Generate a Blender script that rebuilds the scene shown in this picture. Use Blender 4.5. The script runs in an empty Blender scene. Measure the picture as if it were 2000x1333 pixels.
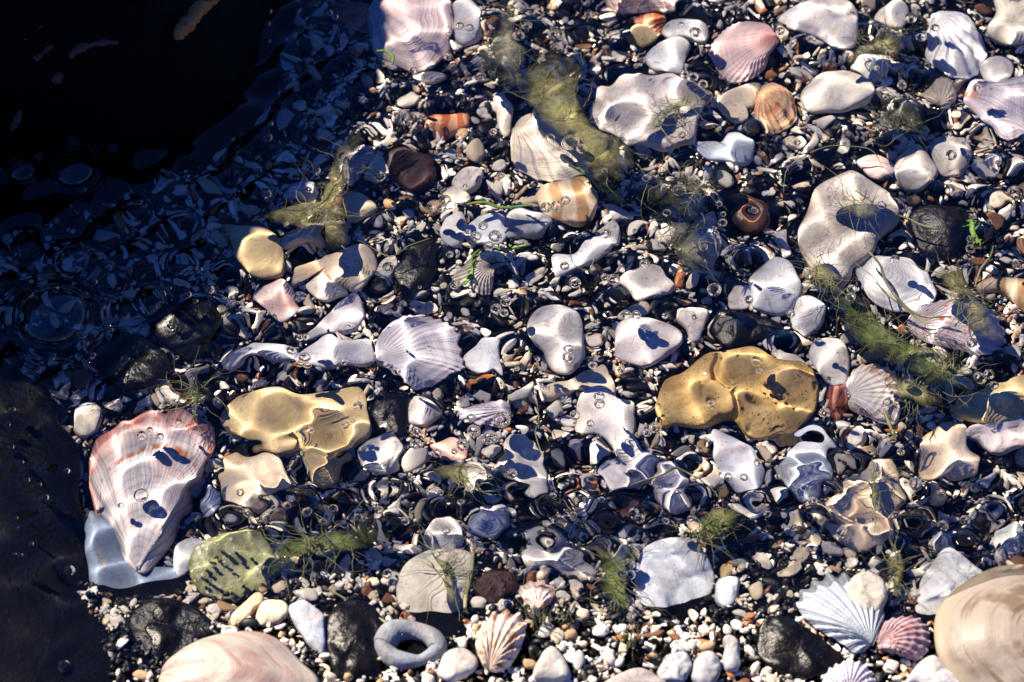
import bpy, math, random
import numpy as np
from mathutils import Vector, noise
from mathutils.bvhtree import BVHTree

# ------------------------------------------------------------------ camera, sky, sun, exposure
SC = bpy.context.scene
COL = SC.collection
K = 20.             # scene units per metre: one unit is 5 cm, so that the solver for light through water has room to work
TILT = math.radians(35)
DIST = 1.11
cd = bpy.data.cameras.new('camera'); CAM = bpy.data.objects.new('camera', cd); COL.objects.link(CAM); SC.camera = CAM
cd.lens = 100; cd.sensor_width = 36; cd.clip_start = .02; cd.clip_end = 50
CAM.location = (0, -DIST * math.sin(TILT), DIST * math.cos(TILT)); CAM.rotation_euler = (TILT, 0, 0)
cd.dof.use_dof = True; cd.dof.focus_distance = DIST + .012; cd.dof.aperture_fstop = 14
SUN_AZ = Vector((-.80, .60, 0)).normalized(); SUN_EL = math.radians(43)
SUN_DIR = Vector((SUN_AZ.x * math.cos(SUN_EL), SUN_AZ.y * math.cos(SUN_EL), math.sin(SUN_EL)))
W = bpy.data.worlds.new('World'); SC.world = W; W.use_nodes = True
_sky = W.node_tree.nodes.new('ShaderNodeTexSky'); _sky.sky_type = 'NISHITA'; _sky.sun_disc = False
_sky.sun_elevation = SUN_EL; _sky.sun_rotation = math.atan2(SUN_AZ.x, SUN_AZ.y); _sky.ozone_density = 6; _sky.dust_density = 0.; _sky.air_density = 1.
_bg = W.node_tree.nodes['Background']; _mx = W.node_tree.nodes.new('ShaderNodeMix'); _mx.data_type = 'RGBA'; _mx.blend_type = 'MULTIPLY'; _mx.inputs[0].default_value = 1; W.node_tree.links.new(_sky.outputs[0], _mx.inputs[6]); _mx.inputs[7].default_value = (.32, .64, 1.4, 1)
W.node_tree.links.new(_mx.outputs[2], _bg.inputs[0]); _bg.inputs[1].default_value = .038
sl = bpy.data.lights.new('sun', 'SUN'); sl.energy = 5; sl.angle = math.radians(.5); sl.color = (1, .88, .72)
SUN = bpy.data.objects.new('sun', sl); COL.objects.link(SUN); SUN.rotation_euler = SUN_DIR.to_track_quat('Z', 'Y').to_euler()
sl.cycles.is_caustics_light = True
SC.view_settings.view_transform = 'Standard'; SC.view_settings.look = 'None'; SC.view_settings.exposure = 1.55; SC.view_settings.gamma = 1
SC.cycles.use_denoising = True; SC.cycles.max_bounces = 12; SC.cycles.transmission_bounces = 10; SC.cycles.transparent_max_bounces = 16
SC.cycles.caustics_refractive = True; SC.cycles.caustics_reflective = False; SC.cycles.sample_clamp_indirect = 4; SC.cycles.blur_glossy = .3

rng = np.random.default_rng(7); random.seed(7)

# ------------------------------------------------------------------ geometry of the place: bed height, pixel -> bed
def sm(a, b, x):
    t = np.clip((x - a) / (b - a), 0, 1); return t * t * (3 - 2 * t)
def bed(X, Y):
    """height of the gravel bed: 20 mm under the water, rising to a shore in front"""
    X = np.asarray(X, float); Y = np.asarray(Y, float)
    z = -.0215 + .0232 * sm(-.06, -.142, Y) ** 1.1 * sm(-.185, -.150, X)
    z = z - .007 * np.exp(-(((X + .147) / .05) ** 2 + ((Y + .085) / .05) ** 2))
    z = z + .0014 * np.sin(X * 31 + 1.3) * np.sin(Y * 27 + .4) + .0008 * np.sin(X * 67 + Y * 40)
    return z
_R = CAM.rotation_euler.to_matrix()
def ray(px, py):
    return (_R @ Vector(((px - 1000) / 1000 * .18, (666.5 - py) / 1000 * .18, -1))).normalized()
def at(px, py, h=0.):
    """point h metres above the bed seen at this place of the photograph, bent once by the water"""
    d = ray(px, py); o = CAM.location
    p = o + d * (-o.z / d.z)
    z = float(bed(p.x, p.y)) + h
    if z < 0:
        n = Vector((0, 0, 1)); c = -d.dot(n); r = 1 / 1.333
        d = r * d + (r * c - math.sqrt(1 - r * r * (1 - c * c))) * n
    q = p
    for _ in range(6):
        z = float(bed(q.x, q.y)) + h
        q = p + d * ((z - p.z) / d.z)
    return q
PX = .0002          # metres across one photograph pixel at the bed

# ------------------------------------------------------------------ object helpers
def link(o): COL.objects.link(o); return o
def recv(o): o.cycles.is_caustics_receiver = True; return o
def tag(o, label, cat, group=None):
    o['label'] = label; o['category'] = cat
    if group: o['group'] = group
    return o
def build(name, V, F, mat, parent=None, uv=None, smooth=True, loc=None):
    me = bpy.data.meshes.new(name)
    V = np.asarray(V, float)
    if loc is not None: V = V - np.asarray(loc)
    me.from_pydata(V.tolist(), [], [tuple(f) for f in F])
    me.polygons.foreach_set('use_smooth', [smooth] * len(me.polygons))
    if uv is not None:
        l = me.uv_layers.new(name='UVMap'); vi = np.empty(len(me.loops), int); me.loops.foreach_get('vertex_index', vi)
        l.data.foreach_set('uv', np.asarray(uv)[vi].ravel())
    me.materials.append(mat); me.update()
    o = link(bpy.data.objects.new(name, me)); recv(o)
    if parent: o.parent = parent
    elif loc is not None: o.location = loc
    return o
def empty(name, loc, label, cat, group=None):
    o = link(bpy.data.objects.new(name, None)); o.location = loc; o.empty_display_size = .005
    return tag(o, label, cat, group)

# ------------------------------------------------------------------ materials
class NT:
    def __init__(s, name):
        s.m = bpy.data.materials.new(name); s.m.use_nodes = True; s.t = s.m.node_tree
        s.p = s.t.nodes['Principled BSDF']; s.out = s.t.nodes['Material Output']
    def n(s, typ, **k):
        x = s.t.nodes.new(typ)
        for a, b in k.items():
            if a in x.inputs: x.inputs[a].default_value = b
            else: setattr(x, a, b)
        return x
    def l(s, a, b): s.t.links.new(a, b)
    def val(s, x, sock):
        if hasattr(x, 'default_value') and not isinstance(x, (int, float, tuple)) : s.l(x, sock)
        else: sock.default_value = x
    def math(s, op, a, b=0., c=None, clamp=False):
        x = s.n('ShaderNodeMath', operation=op, use_clamp=clamp); s.val(a, x.inputs[0]); s.val(b, x.inputs[1])
        if c is not None: s.val(c, x.inputs[2])
        return x.outputs[0]
    def mix(s, f, a, b, blend='MIX'):
        x = s.n('ShaderNodeMix', data_type='RGBA', blend_type=blend)
        s.val(f, x.inputs[0]); s.val(a, x.inputs[6]); s.val(b, x.inputs[7]); return x.outputs[2]
    def ramp(s, f, a, b, ca=0., cb=1.):
        x = s.n('ShaderNodeMapRange', interpolation_type='SMOOTHSTEP'); s.val(f, x.inputs[0])
        x.inputs[1].default_value = a; x.inputs[2].default_value = b; x.inputs[3].default_value = ca; x.inputs[4].default_value = cb
        return x.outputs[0]
    def noise(s, vec, scale, detail=3., rough=.5, dist=0.):
        x = s.n('ShaderNodeTexNoise', Scale=scale, Detail=detail, Roughness=rough, Distortion=dist); s.l(vec, x.inputs[0]); return x.outputs[0]
    def bump(s, h, strength, dist=.0006, prev=None):
        x = s.n('ShaderNodeBump', Strength=strength, Distance=dist * K); s.l(h, x.inputs['Height'])
        if prev is not None: s.l(prev, x.inputs['Normal'])
        return x.outputs[0]
def c4(c): return (c[0], c[1], c[2], 1.)
def objvec(T, rnd=True):
    tc = T.n('ShaderNodeTexCoord')
    if not rnd: return tc.outputs['Object']
    oi = T.n('ShaderNodeObjectInfo'); ad = T.n('ShaderNodeVectorMath', operation='ADD')
    sc = T.n('ShaderNodeMath', operation='MULTIPLY'); T.l(oi.outputs['Random'], sc.inputs[0]); sc.inputs[1].default_value = 9.
    cb = T.n('ShaderNodeCombineXYZ'); T.l(sc.outputs[0], cb.inputs[0]); T.l(sc.outputs[0], cb.inputs[2])
    T.l(tc.outputs['Object'], ad.inputs[0]); T.l(cb.outputs[0], ad.inputs[1]); return ad.outputs[0]

def stone_mat(name, c1=None, c2=None, amt=.6, scale=90, specks=.0, dark=(.03, .025, .02), bands=0, pits=0., rough=.62, bumpy=.5, spk=520., spec=.3):
    return _stone(name, c1, c2, amt, scale, specks, dark, bands, pits, rough, bumpy, spk, spec)
def _stone(name, c1=None, c2=None, amt=.5, scale=90, specks=.0, dark=(.03, .025, .02), bands=0, pits=0., rough=.5, bumpy=.35, spk=520., spec=.3):
    """water-worn stone or shell: base colour (or the object's own), soft clouds of a second colour, specks, bands, pits"""
    T = NT(name); v = objvec(T)
    if c1 is None:
        oi = T.n('ShaderNodeObjectInfo'); base = oi.outputs['Color']
    else: base = c4(c1)
    cl = T.ramp(T.noise(v, scale, 4, .55, .6), .42, .68)
    if c2 is None: second = T.mix(1., base, (.60, .53, .48, 1.), 'MULTIPLY')
    else: second = c4(c2)
    col = T.mix(T.math('MULTIPLY', cl, amt), base, second)
    if bands:
        wv = T.n('ShaderNodeTexWave', Scale=bands, Distortion=5., Detail=2.); wv.inputs['Detail Scale'].default_value = .6; T.l(v, wv.inputs[0])
        col = T.mix(T.math('MULTIPLY', T.ramp(wv.outputs[1], .35, .8), amt), base, second)
    vc = T.n('ShaderNodeTexVoronoi', Scale=75., feature='DISTANCE_TO_EDGE'); wv_ = T.n('ShaderNodeVectorMath', operation='ADD'); nn = T.n('ShaderNodeTexNoise', Scale=60., Detail=4.); T.l(v, nn.inputs[0])
    ws = T.n('ShaderNodeVectorMath', operation='SCALE'); T.l(nn.outputs[1], ws.inputs[0]); ws.inputs['Scale'].default_value = .035; T.l(v, wv_.inputs[0]); T.l(ws.outputs[0], wv_.inputs[1]); T.l(wv_.outputs[0], vc.inputs[0])
    crk = T.math('MULTIPLY', T.ramp(vc.outputs[0], .0, .035, 1., 0.), T.ramp(T.noise(v, 50, 2), .52, .62))
    col = T.mix(T.math('MULTIPLY', crk, .55), col, T.mix(1., col, (.38, .32, .26, 1), 'MULTIPLY'))
    fine = T.noise(v, 700, 4, .6)
    col = T.mix(T.ramp(fine, .3, .7, .0, .4), col, T.mix(1., col, (.6, .57, .52, 1), 'MULTIPLY'))
    vo = T.n('ShaderNodeTexVoronoi', Scale=spk); T.l(v, vo.inputs[0])
    sp = T.math('MULTIPLY', T.math('LESS_THAN', vo.outputs[0], .2), T.math('GREATER_THAN', T.noise(v, 160, 2), .5))
    col = T.mix(T.math('MULTIPLY', sp, max(specks, .4)), col, c4(dark))
    T.l(col, T.p.inputs['Base Color'])
    T.p.inputs['Roughness'].default_value = rough; T.p.inputs['Specular IOR Level'].default_value = spec
    b = T.bump(T.noise(v, 260, 5, .6), bumpy, .0009)
    if pits:
        vp = T.n('ShaderNodeTexVoronoi', Scale=150.); T.l(v, vp.inputs[0])
        pm = T.math('MULTIPLY', T.ramp(vp.outputs[0], .12, .3, 1., 0.), T.ramp(T.noise(v, 45, 2), .5, .58))
        inv = T.math('SUBTRACT', 1., pm); b = T.bump(inv, pits, .002, b)
    if c1 is None:     # a rusty or chalky stain here and there
        st = T.ramp(T.noise(v, 38, 3, .6, .8), .60, .70); col = T.mix(T.math('MULTIPLY', st, .35), col, (.40, .24, .13, 1)); T.l(col, T.p.inputs['Base Color'])
    b = T.bump(T.noise(v, 70, 3, .5), .35, .003, b)
    T.l(b, T.p.inputs['Normal'])
    return T.m

def shell_mat(name, c1, c2, ribs=22, groove=.5, rays=0., bandc=0., ticks=None, spots=0., rim=None, growth=.25, apexc=None, fine=0.):
    """ribbed shell; UV = (across the fan, from hinge to rim)"""
    T = NT(name); uv = T.n('ShaderNodeTexCoord').outputs['UV']; sx = T.n('ShaderNodeSeparateXYZ'); T.l(uv, sx.inputs[0]); u, r = sx.outputs[0], sx.outputs[1]
    v = objvec(T)
    col = T.mix(T.ramp(T.noise(v, 120, 4, .6, .5), .4, .7, 0, .45), c4(c1), T.mix(1., c4(c1), (.68, .64, .68, 1), 'MULTIPLY'))
    def stretched(su, sr, detail=3.):
        m = T.n('ShaderNodeCombineXYZ'); T.l(T.math('MULTIPLY', u, su), m.inputs[0]); T.l(T.math('MULTIPLY', r, sr), m.inputs[1]); return T.noise(m.outputs[0], 1., detail, .6)
    if rays: col = T.mix(T.math('MULTIPLY', T.ramp(stretched(ribs * 1.1, 2.5), .5, .64), rays), col, c4(c2))
    if bandc:
        g = T.ramp(stretched(2.5, 11), .5, .62)
        brk = T.ramp(stretched(ribs * 1.6, 9), .38, .6)
        col = T.mix(T.math('MULTIPLY', T.math('MULTIPLY', g, brk), bandc), col, c4(c2))
    if spots:
        col = T.mix(T.math('MULTIPLY', T.ramp(stretched(ribs * .8, 9, 1.), .63, .7), spots), col, c4(c2))
    for (r0, r1, cc) in (ticks or ()):
        a = T.math('MULTIPLY', T.ramp(r, r0, r0 + .02), T.ramp(r, r1 - .03, r1, 1., 0.))
        a = T.math('MULTIPLY', a, T.ramp(stretched(ribs * 2.6, 3.), .42, .55))
        col = T.mix(a, col, c4(cc))
    if rim: col = T.mix(T.ramp(r, rim[0], 1., 0, rim[1]), col, c4(rim[2]))
    if apexc: col = T.mix(T.ramp(r, .0, apexc[0], apexc[1], 0.), col, c4(apexc[2]))
    # grooves between ribs
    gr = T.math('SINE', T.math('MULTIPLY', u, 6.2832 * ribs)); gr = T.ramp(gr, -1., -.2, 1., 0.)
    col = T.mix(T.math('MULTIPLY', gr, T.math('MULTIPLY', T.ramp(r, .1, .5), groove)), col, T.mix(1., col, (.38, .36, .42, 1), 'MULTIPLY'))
    gl = T.math('SINE', T.math('MULTIPLY', r, 150.)); glm = T.ramp(gl, .4, 1.)
    col = T.mix(T.math('MULTIPLY', glm, growth), col, T.mix(1., col, (.66, .63, .66, 1), 'MULTIPLY'))
    T.l(col, T.p.inputs['Base Color']); T.p.inputs['Roughness'].default_value = .5; T.p.inputs['Specular IOR Level'].default_value = .3
    b = T.bump(T.math('SINE', T.math('MULTIPLY', u, 6.2832 * ribs * 5)), max(.0, .25 + fine), .0003)
    b = T.bump(glm, min(.35, growth * 1.4), .0003, b); b = T.bump(T.noise(v, 350, 4, .6), .3, .0006, b)
    T.l(b, T.p.inputs['Normal'])
    return T.m

M_STONE = stone_mat('worn_stone')
M_LUMPY = stone_mat('lumpy_stone', amt=.75, scale=60, specks=.5, bumpy=.9, pits=.5)
M_DARK = stone_mat('dark_wet_stone', (.0015, .0015, .002), (.006, .004, .0035), rough=.32, bumpy=.7, spec=.22)
M_YEL = stone_mat('ochre_stone', (.56, .43, .23), (.40, .28, .12), .9, 60, specks=.4, bumpy=.6)
M_SPONGE = stone_mat('pitted_ochre_stone', (.44, .30, .12), (.26, .15, .05), .9, 60, specks=.8, pits=1., bumpy=1.)
M_TAN = stone_mat('banded_tan_stone', (.66, .52, .36), (.36, .19, .07), .85, 60, bands=30)
M_BRICK = stone_mat('rust_fragment', (.42, .11, .03), (.70, .40, .22), .8, 170, bands=60, rough=.4)
M_PINKY = stone_mat('pink_shell_piece', (.66, .54, .53), (.44, .17, .14), .7, 55)
M_CREAM = stone_mat('cream_shell_piece', (.72, .60, .46), (.50, .30, .16), .6, 60)

# ------------------------------------------------------------------ outlines -> solid pieces
def catmull(P, n):
    P = np.asarray(P, float); k = len(P); out = []
    seg = np.linalg.norm(np.roll(P, -1, 0) - P, axis=1); cum = np.concatenate([[0], np.cumsum(seg)]); T = np.linspace(0, cum[-1], n, endpoint=False)
    for t in T:
        i = min(int(np.searchsorted(cum, t, 'right')) - 1, k - 1); f = (t - cum[i]) / max(seg[i], 1e-9)
        a, b, c, d = P[i - 1], P[i], P[(i + 1) % k], P[(i + 2) % k]
        out.append(.5 * ((2 * b) + (c - a) * f + (2 * a - 5 * b + 4 * c - d) * f * f + (3 * b - a - 3 * c + d) * f ** 3))
    return np.array(out)
def inside(px, py, P):
    P = np.asarray(P, float); x, y = P[:, 0], P[:, 1]; x2, y2 = np.roll(x, -1), np.roll(y, -1)
    c = ((y > py) != (y2 > py)) & (px < (x2 - x) * (py - y) / (y2 - y + 1e-12) + x); return bool(c.sum() % 2)
HERO_PX = []       # outlines in the photograph, kept free of scattered pieces
LAND = []          # (x, y, short description) used in the labels of small neighbours
def ground_outline(pts, n, hmid):
    C = catmull(pts, n); return np.array([tuple(at(x, y, hmid)) for x, y in C])
def pillow(O, H, seed, lump=.06, e=.8, facets=0., sag=.45, nr=20, cut=None):
    """closed stone from its outline O (n x 3): superelliptic section, noise-worn"""
    n = len(O); c = O.mean(0); rings = []
    size = np.linalg.norm(O[:, :2] - c[:2], axis=1).mean()
    ph = np.linspace(0, math.pi, nr)
    sv = Vector((seed * 3.1, seed * 1.7, seed))
    for a in ph[1:-1]:
        s = abs(math.sin(a)) ** .72; zc = math.cos(a)
        z = H * (abs(zc) ** e) * (.55 if zc > 0 else -sag)
        P = c + (O - c) * s; P[:, 2] = c[2] + z; rings.append(P)
    V = np.concatenate([[c + (0, 0, H * .55)], *rings, [c - (0, 0, H * sag)]])
    fr = 1.1 / size
    for i in range(len(V)):
        v = Vector(V[i]) * fr + sv
        d = noise.noise_vector(v) * (lump * size * 1.6) + noise.noise_vector(v * 2.7) * (lump * size * (.2 + .5 * (lump > .08)))
        up = max(0., V[i][2] - c[2]) / H
        if facets:
            q = noise.voronoi(v * 1.1)[0]; d.z += facets * H * (q[1] - q[0] - .35) * min(1, up * 2.2)
            d.z += facets * H * .8 * (abs(noise.noise(v * 1.7)) * -1. + .2) * min(1, up * 2)
        V[i] += (d.x, d.y, d.z * .8)
    if cut:
        up = np.clip((V[:, 2] - c[2]) / H * 3, 0, 1)
        for G, w, dp in cut:
            best = np.full(len(V), 9.)
            for a_, b_ in zip(G[:-1], G[1:]):
                ab = b_ - a_; t = np.clip(((V[:, :2] - a_) @ ab) / max(ab @ ab, 1e-12), 0, 1); best = np.minimum(best, np.linalg.norm(V[:, :2] - a_ - t[:, None] * ab, axis=1))
            V[:, 2] -= dp * np.exp(-(best / w) ** 2) * up
    F = [(0, 1 + j, 1 + (j + 1) % n) for j in range(n)]
    R = len(rings)
    for k in range(R - 1):
        a, b = 1 + k * n, 1 + (k + 1) * n
        F += [(a + j, b + j, b + (j + 1) % n, a + (j + 1) % n) for j in range(n)]
    L = len(V) - 1; a = 1 + (R - 1) * n
    F += [(a + j, L, a + (j + 1) % n) for j in range(n)]
    return V, F
NS = [0]
def S(name, cat, label, pts, h=7., col=(.62, .61, .62), mat=None, lump=.08, facets=.16, lift=0., e=.72, group=None, land=None, n=56, nr=20, cut=None):
    """a solid stone, pebble or shell piece traced in plan"""
    NS[0] += 1; H = min(h, 6 + (h - 6) * .7) / 1000
    O = ground_outline(pts, n, H * .45 + lift / 1000)
    if cut: cut = [(np.array([tuple(at(x, y, H * .8))[:2] for x, y in G] * (1 if len(G) > 1 else 2)), w, dp) for G, w, dp in cut]
    V, F = pillow(O, H, NS[0], lump, e, facets, nr=nr, cut=cut)
    if np.mean([p[1] for p in pts]) > 1215: col = tuple(q * .58 for q in col)  # bottom stones darkened in colour to offset the full sun above water
    loc = V.mean(0)
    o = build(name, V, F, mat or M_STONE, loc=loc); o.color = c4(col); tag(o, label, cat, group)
    HERO_PX.append(np.array(pts, float))
    if land: LAND.append((np.mean([p[0] for p in pts]), np.mean([p[1] for p in pts]), land))
    return o
def FAN(name, cat, label, pts, h=8., mat=None, ribs=20, rib=.0004, lift=1.5, hinge=None, group=None, land=None, worn=0.):
    """ribbed shell, domed side up: pts start at the hinge and go round; (across, out) grid so ribs run from the hinge"""
    NS[0] += 1; H = min(h, 6 + (h - 6) * .7) / 1000; nu, nr = 220, 40
    C = catmull(pts, nu + 1)
    C = np.concatenate([C[:nu], C[:1]])
    O = np.array([tuple(at(x, y, .001 + lift / 1000)) for x, y in C]); A = O[0].copy()
    cen = O.mean(0); size = np.linalg.norm(O[:, :2] - cen[:2], axis=1).mean()
    V = []; UV = []
    us = np.linspace(0, 1, nu + 1)
    for k in range(nr + 1):
        r = .02 + .98 * k / nr
        for i, u in enumerate(us):
            w = math.sin(math.pi * u) ** .55 if 0 < u < 1 else 0.
            dome = w * (math.sin(math.pi * min(1, (r * .93 + .02)) ** .85) ** .75)
            base = A + (O[i] - A) * r
            rr = rib * math.cos(2 * math.pi * ribs * u) * min(1, r * 2.2) * min(1, w * 1.4)
            out = (O[i] - A) * (.018 * min(1.3, rib / .0003) * math.cos(2 * math.pi * ribs * u) * r ** 6 * w)
            q = base + out; q[2] = base[2] * (1) + H * dome + rr
            nz = noise.noise(Vector(q) * (1 / size) * .9 + Vector((NS[0], 0, 0))); q[2] += nz * H * (.18 + worn) * w
            q[2] += .00022 * math.sin(r * 38 + nz * 3) * r * w
            V.append(q); UV.append((u, r))
    F = [(k * (nu + 1) + i, k * (nu + 1) + i + 1, (k + 1) * (nu + 1) + i + 1, (k + 1) * (nu + 1) + i) for k in range(nr) for i in range(nu)]
    V = np.array(V)
    a, b, c = V[F[nu * 20 + nu // 2][0]], V[F[nu * 20 + nu // 2][1]], V[F[nu * 20 + nu // 2][2]]
    if np.cross(b - a, c - b)[2] < 0: F = [f[::-1] for f in F]
    loc = V.mean(0)
    o = build(name, V, F, mat, uv=UV, loc=loc); tag(o, label, cat, group)
    md = o.modifiers.new('thick', 'SOLIDIFY'); md.thickness = .0009; md.offset = -1
    HERO_PX.append(np.array(pts, float))
    if land: LAND.append((np.mean([p[0] for p in pts]), np.mean([p[1] for p in pts]), land))
    return o
def tube(name, pts, rad, mat, parent=None, closed=False, nseg=10, smooth_n=None):
    """tapered tube along 3-D points"""
    P = np.asarray(pts, float)
    if smooth_n:
        k = len(P); out = []
        for t in np.linspace(0, k - 1.0001, smooth_n):
            i = int(t); f = t - i; g = lambda j: P[min(max(j, 0), k - 1)]
            a, b, c, d = g(i - 1), g(i), g(i + 1), g(i + 2)
            out.append(.5 * ((2 * b) + (c - a) * f + (2 * a - 5 * b + 4 * c - d) * f * f + (3 * b - a - 3 * c + d) * f ** 3))
        P = np.array(out)
    n = len(P); rads = [rad(i / (n - 1)) if callable(rad) else rad for i in range(n)]
    V = []; F = []
    for i in range(n):
        t = P[min(i + 1, n - 1)] - P[max(i - 1, 0)]; t /= np.linalg.norm(t) + 1e-12
        s = np.cross(t, (0, 0, 1)); s /= np.linalg.norm(s) + 1e-9; b = np.cross(s, t)
        for k in range(nseg):
            a = 2 * math.pi * k / nseg; V.append(P[i] + (s * math.cos(a) + b * math.sin(a)) * rads[i])
    for i in range(n - 1):
        for k in range(nseg):
            F.append((i * nseg + k, i * nseg + (k + 1) % nseg, (i + 1) * nseg + (k + 1) % nseg, (i + 1) * nseg + k))
    F.append(tuple(range(nseg))[::-1]); F.append(tuple((n - 1) * nseg + k for k in range(nseg)))
    V = np.array(V); loc = V.mean(0) if parent is None else np.array(parent.location)
    return build(name, V, F, mat, parent, loc=loc)
def strands(name, paths, rad, mat, parent, nseg=5):
    V, F = [], []
    for P in paths:
        P = np.asarray(P, float); n = len(P); o = len(V)
        for i in range(n):
            t = P[min(i + 1, n - 1)] - P[max(i - 1, 0)]; t /= np.linalg.norm(t) + 1e-12
            s = np.cross(t, (0, 0, 1)); s /= np.linalg.norm(s) + 1e-9; bb = np.cross(s, t); r = rad * (1.1 - i / n)
            for k in range(nseg): a = 2 * math.pi * k / nseg; V.append(P[i] + (s * math.cos(a) + bb * math.sin(a)) * r)
        for i in range(n - 1):
            for k in range(nseg): F.append((o + i * nseg + k, o + i * nseg + (k + 1) % nseg, o + (i + 1) * nseg + (k + 1) % nseg, o + (i + 1) * nseg + k))
    return build(name, V, F, mat, parent, loc=tuple(parent.location))
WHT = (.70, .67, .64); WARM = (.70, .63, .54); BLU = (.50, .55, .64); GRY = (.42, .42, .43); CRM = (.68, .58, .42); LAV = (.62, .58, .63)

# ------------------------------------------------------------------ shells with ribs
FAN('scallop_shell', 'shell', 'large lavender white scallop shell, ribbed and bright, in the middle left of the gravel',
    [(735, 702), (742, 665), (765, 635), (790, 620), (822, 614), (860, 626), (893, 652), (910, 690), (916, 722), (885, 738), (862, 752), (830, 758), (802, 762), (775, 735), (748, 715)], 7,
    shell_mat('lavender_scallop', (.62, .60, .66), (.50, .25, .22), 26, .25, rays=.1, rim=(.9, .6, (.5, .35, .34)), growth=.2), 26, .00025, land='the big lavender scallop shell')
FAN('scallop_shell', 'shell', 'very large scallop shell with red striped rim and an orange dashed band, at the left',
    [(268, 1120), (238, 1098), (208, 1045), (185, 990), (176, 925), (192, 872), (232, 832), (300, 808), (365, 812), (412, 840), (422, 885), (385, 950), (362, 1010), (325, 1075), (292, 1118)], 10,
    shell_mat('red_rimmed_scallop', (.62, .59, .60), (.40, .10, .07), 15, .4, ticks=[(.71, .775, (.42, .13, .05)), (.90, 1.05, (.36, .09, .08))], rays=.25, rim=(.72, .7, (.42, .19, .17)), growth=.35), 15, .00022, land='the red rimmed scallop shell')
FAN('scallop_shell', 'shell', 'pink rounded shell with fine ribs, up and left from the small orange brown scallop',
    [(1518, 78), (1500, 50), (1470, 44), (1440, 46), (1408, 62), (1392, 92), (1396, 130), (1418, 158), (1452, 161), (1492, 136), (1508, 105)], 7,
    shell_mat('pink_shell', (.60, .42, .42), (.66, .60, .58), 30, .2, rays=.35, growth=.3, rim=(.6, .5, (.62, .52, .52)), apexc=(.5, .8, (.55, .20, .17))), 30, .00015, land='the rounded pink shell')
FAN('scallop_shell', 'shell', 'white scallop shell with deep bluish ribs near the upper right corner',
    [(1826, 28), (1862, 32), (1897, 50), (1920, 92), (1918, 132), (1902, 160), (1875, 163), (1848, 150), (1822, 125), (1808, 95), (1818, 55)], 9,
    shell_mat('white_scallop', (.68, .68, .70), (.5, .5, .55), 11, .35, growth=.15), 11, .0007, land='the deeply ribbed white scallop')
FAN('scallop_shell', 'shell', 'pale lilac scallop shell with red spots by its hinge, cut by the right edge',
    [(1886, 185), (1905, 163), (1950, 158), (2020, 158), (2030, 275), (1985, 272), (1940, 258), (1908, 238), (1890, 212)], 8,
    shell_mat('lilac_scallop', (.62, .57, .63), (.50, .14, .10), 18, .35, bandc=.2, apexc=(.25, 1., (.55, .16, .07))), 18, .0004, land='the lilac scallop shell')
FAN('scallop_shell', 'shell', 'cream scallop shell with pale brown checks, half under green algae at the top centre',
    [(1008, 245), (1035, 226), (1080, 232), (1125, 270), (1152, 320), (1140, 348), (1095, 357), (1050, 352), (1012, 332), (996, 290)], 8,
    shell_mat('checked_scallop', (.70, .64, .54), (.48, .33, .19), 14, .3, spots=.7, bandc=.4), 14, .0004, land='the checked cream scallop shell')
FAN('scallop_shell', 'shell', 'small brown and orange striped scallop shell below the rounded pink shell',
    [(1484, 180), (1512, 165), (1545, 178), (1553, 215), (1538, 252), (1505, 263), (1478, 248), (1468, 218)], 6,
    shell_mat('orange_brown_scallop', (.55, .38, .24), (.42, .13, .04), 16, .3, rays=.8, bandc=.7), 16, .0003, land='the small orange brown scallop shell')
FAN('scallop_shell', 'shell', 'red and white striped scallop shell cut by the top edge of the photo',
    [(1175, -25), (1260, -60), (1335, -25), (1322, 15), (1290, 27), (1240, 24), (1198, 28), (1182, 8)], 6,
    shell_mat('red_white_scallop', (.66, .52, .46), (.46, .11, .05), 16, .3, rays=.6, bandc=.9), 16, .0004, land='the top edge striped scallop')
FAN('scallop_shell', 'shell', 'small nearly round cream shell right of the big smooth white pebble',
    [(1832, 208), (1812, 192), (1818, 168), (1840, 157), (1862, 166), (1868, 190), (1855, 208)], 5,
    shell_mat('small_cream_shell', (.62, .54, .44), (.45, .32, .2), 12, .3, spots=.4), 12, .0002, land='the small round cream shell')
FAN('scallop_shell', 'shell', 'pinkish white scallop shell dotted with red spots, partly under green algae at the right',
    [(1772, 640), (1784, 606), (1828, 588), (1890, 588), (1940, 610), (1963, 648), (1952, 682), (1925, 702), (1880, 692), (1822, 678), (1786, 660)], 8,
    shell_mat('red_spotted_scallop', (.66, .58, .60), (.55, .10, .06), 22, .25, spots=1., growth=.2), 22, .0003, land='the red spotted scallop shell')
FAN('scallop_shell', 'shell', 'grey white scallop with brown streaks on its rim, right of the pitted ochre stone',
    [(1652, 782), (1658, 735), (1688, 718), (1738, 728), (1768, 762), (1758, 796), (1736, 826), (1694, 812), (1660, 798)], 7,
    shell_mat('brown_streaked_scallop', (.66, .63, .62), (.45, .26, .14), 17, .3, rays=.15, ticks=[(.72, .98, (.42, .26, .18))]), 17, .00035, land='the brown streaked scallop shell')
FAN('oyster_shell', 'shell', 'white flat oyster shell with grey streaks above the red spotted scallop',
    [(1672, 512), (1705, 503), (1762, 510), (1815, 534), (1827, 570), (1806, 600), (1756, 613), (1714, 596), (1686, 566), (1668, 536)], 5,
    shell_mat('white_oyster', (.68, .68, .70), (.42, .42, .45), 9, .15, rays=.5, growth=.5), 9, .0002, worn=.3, land='the white oyster shell')
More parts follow.
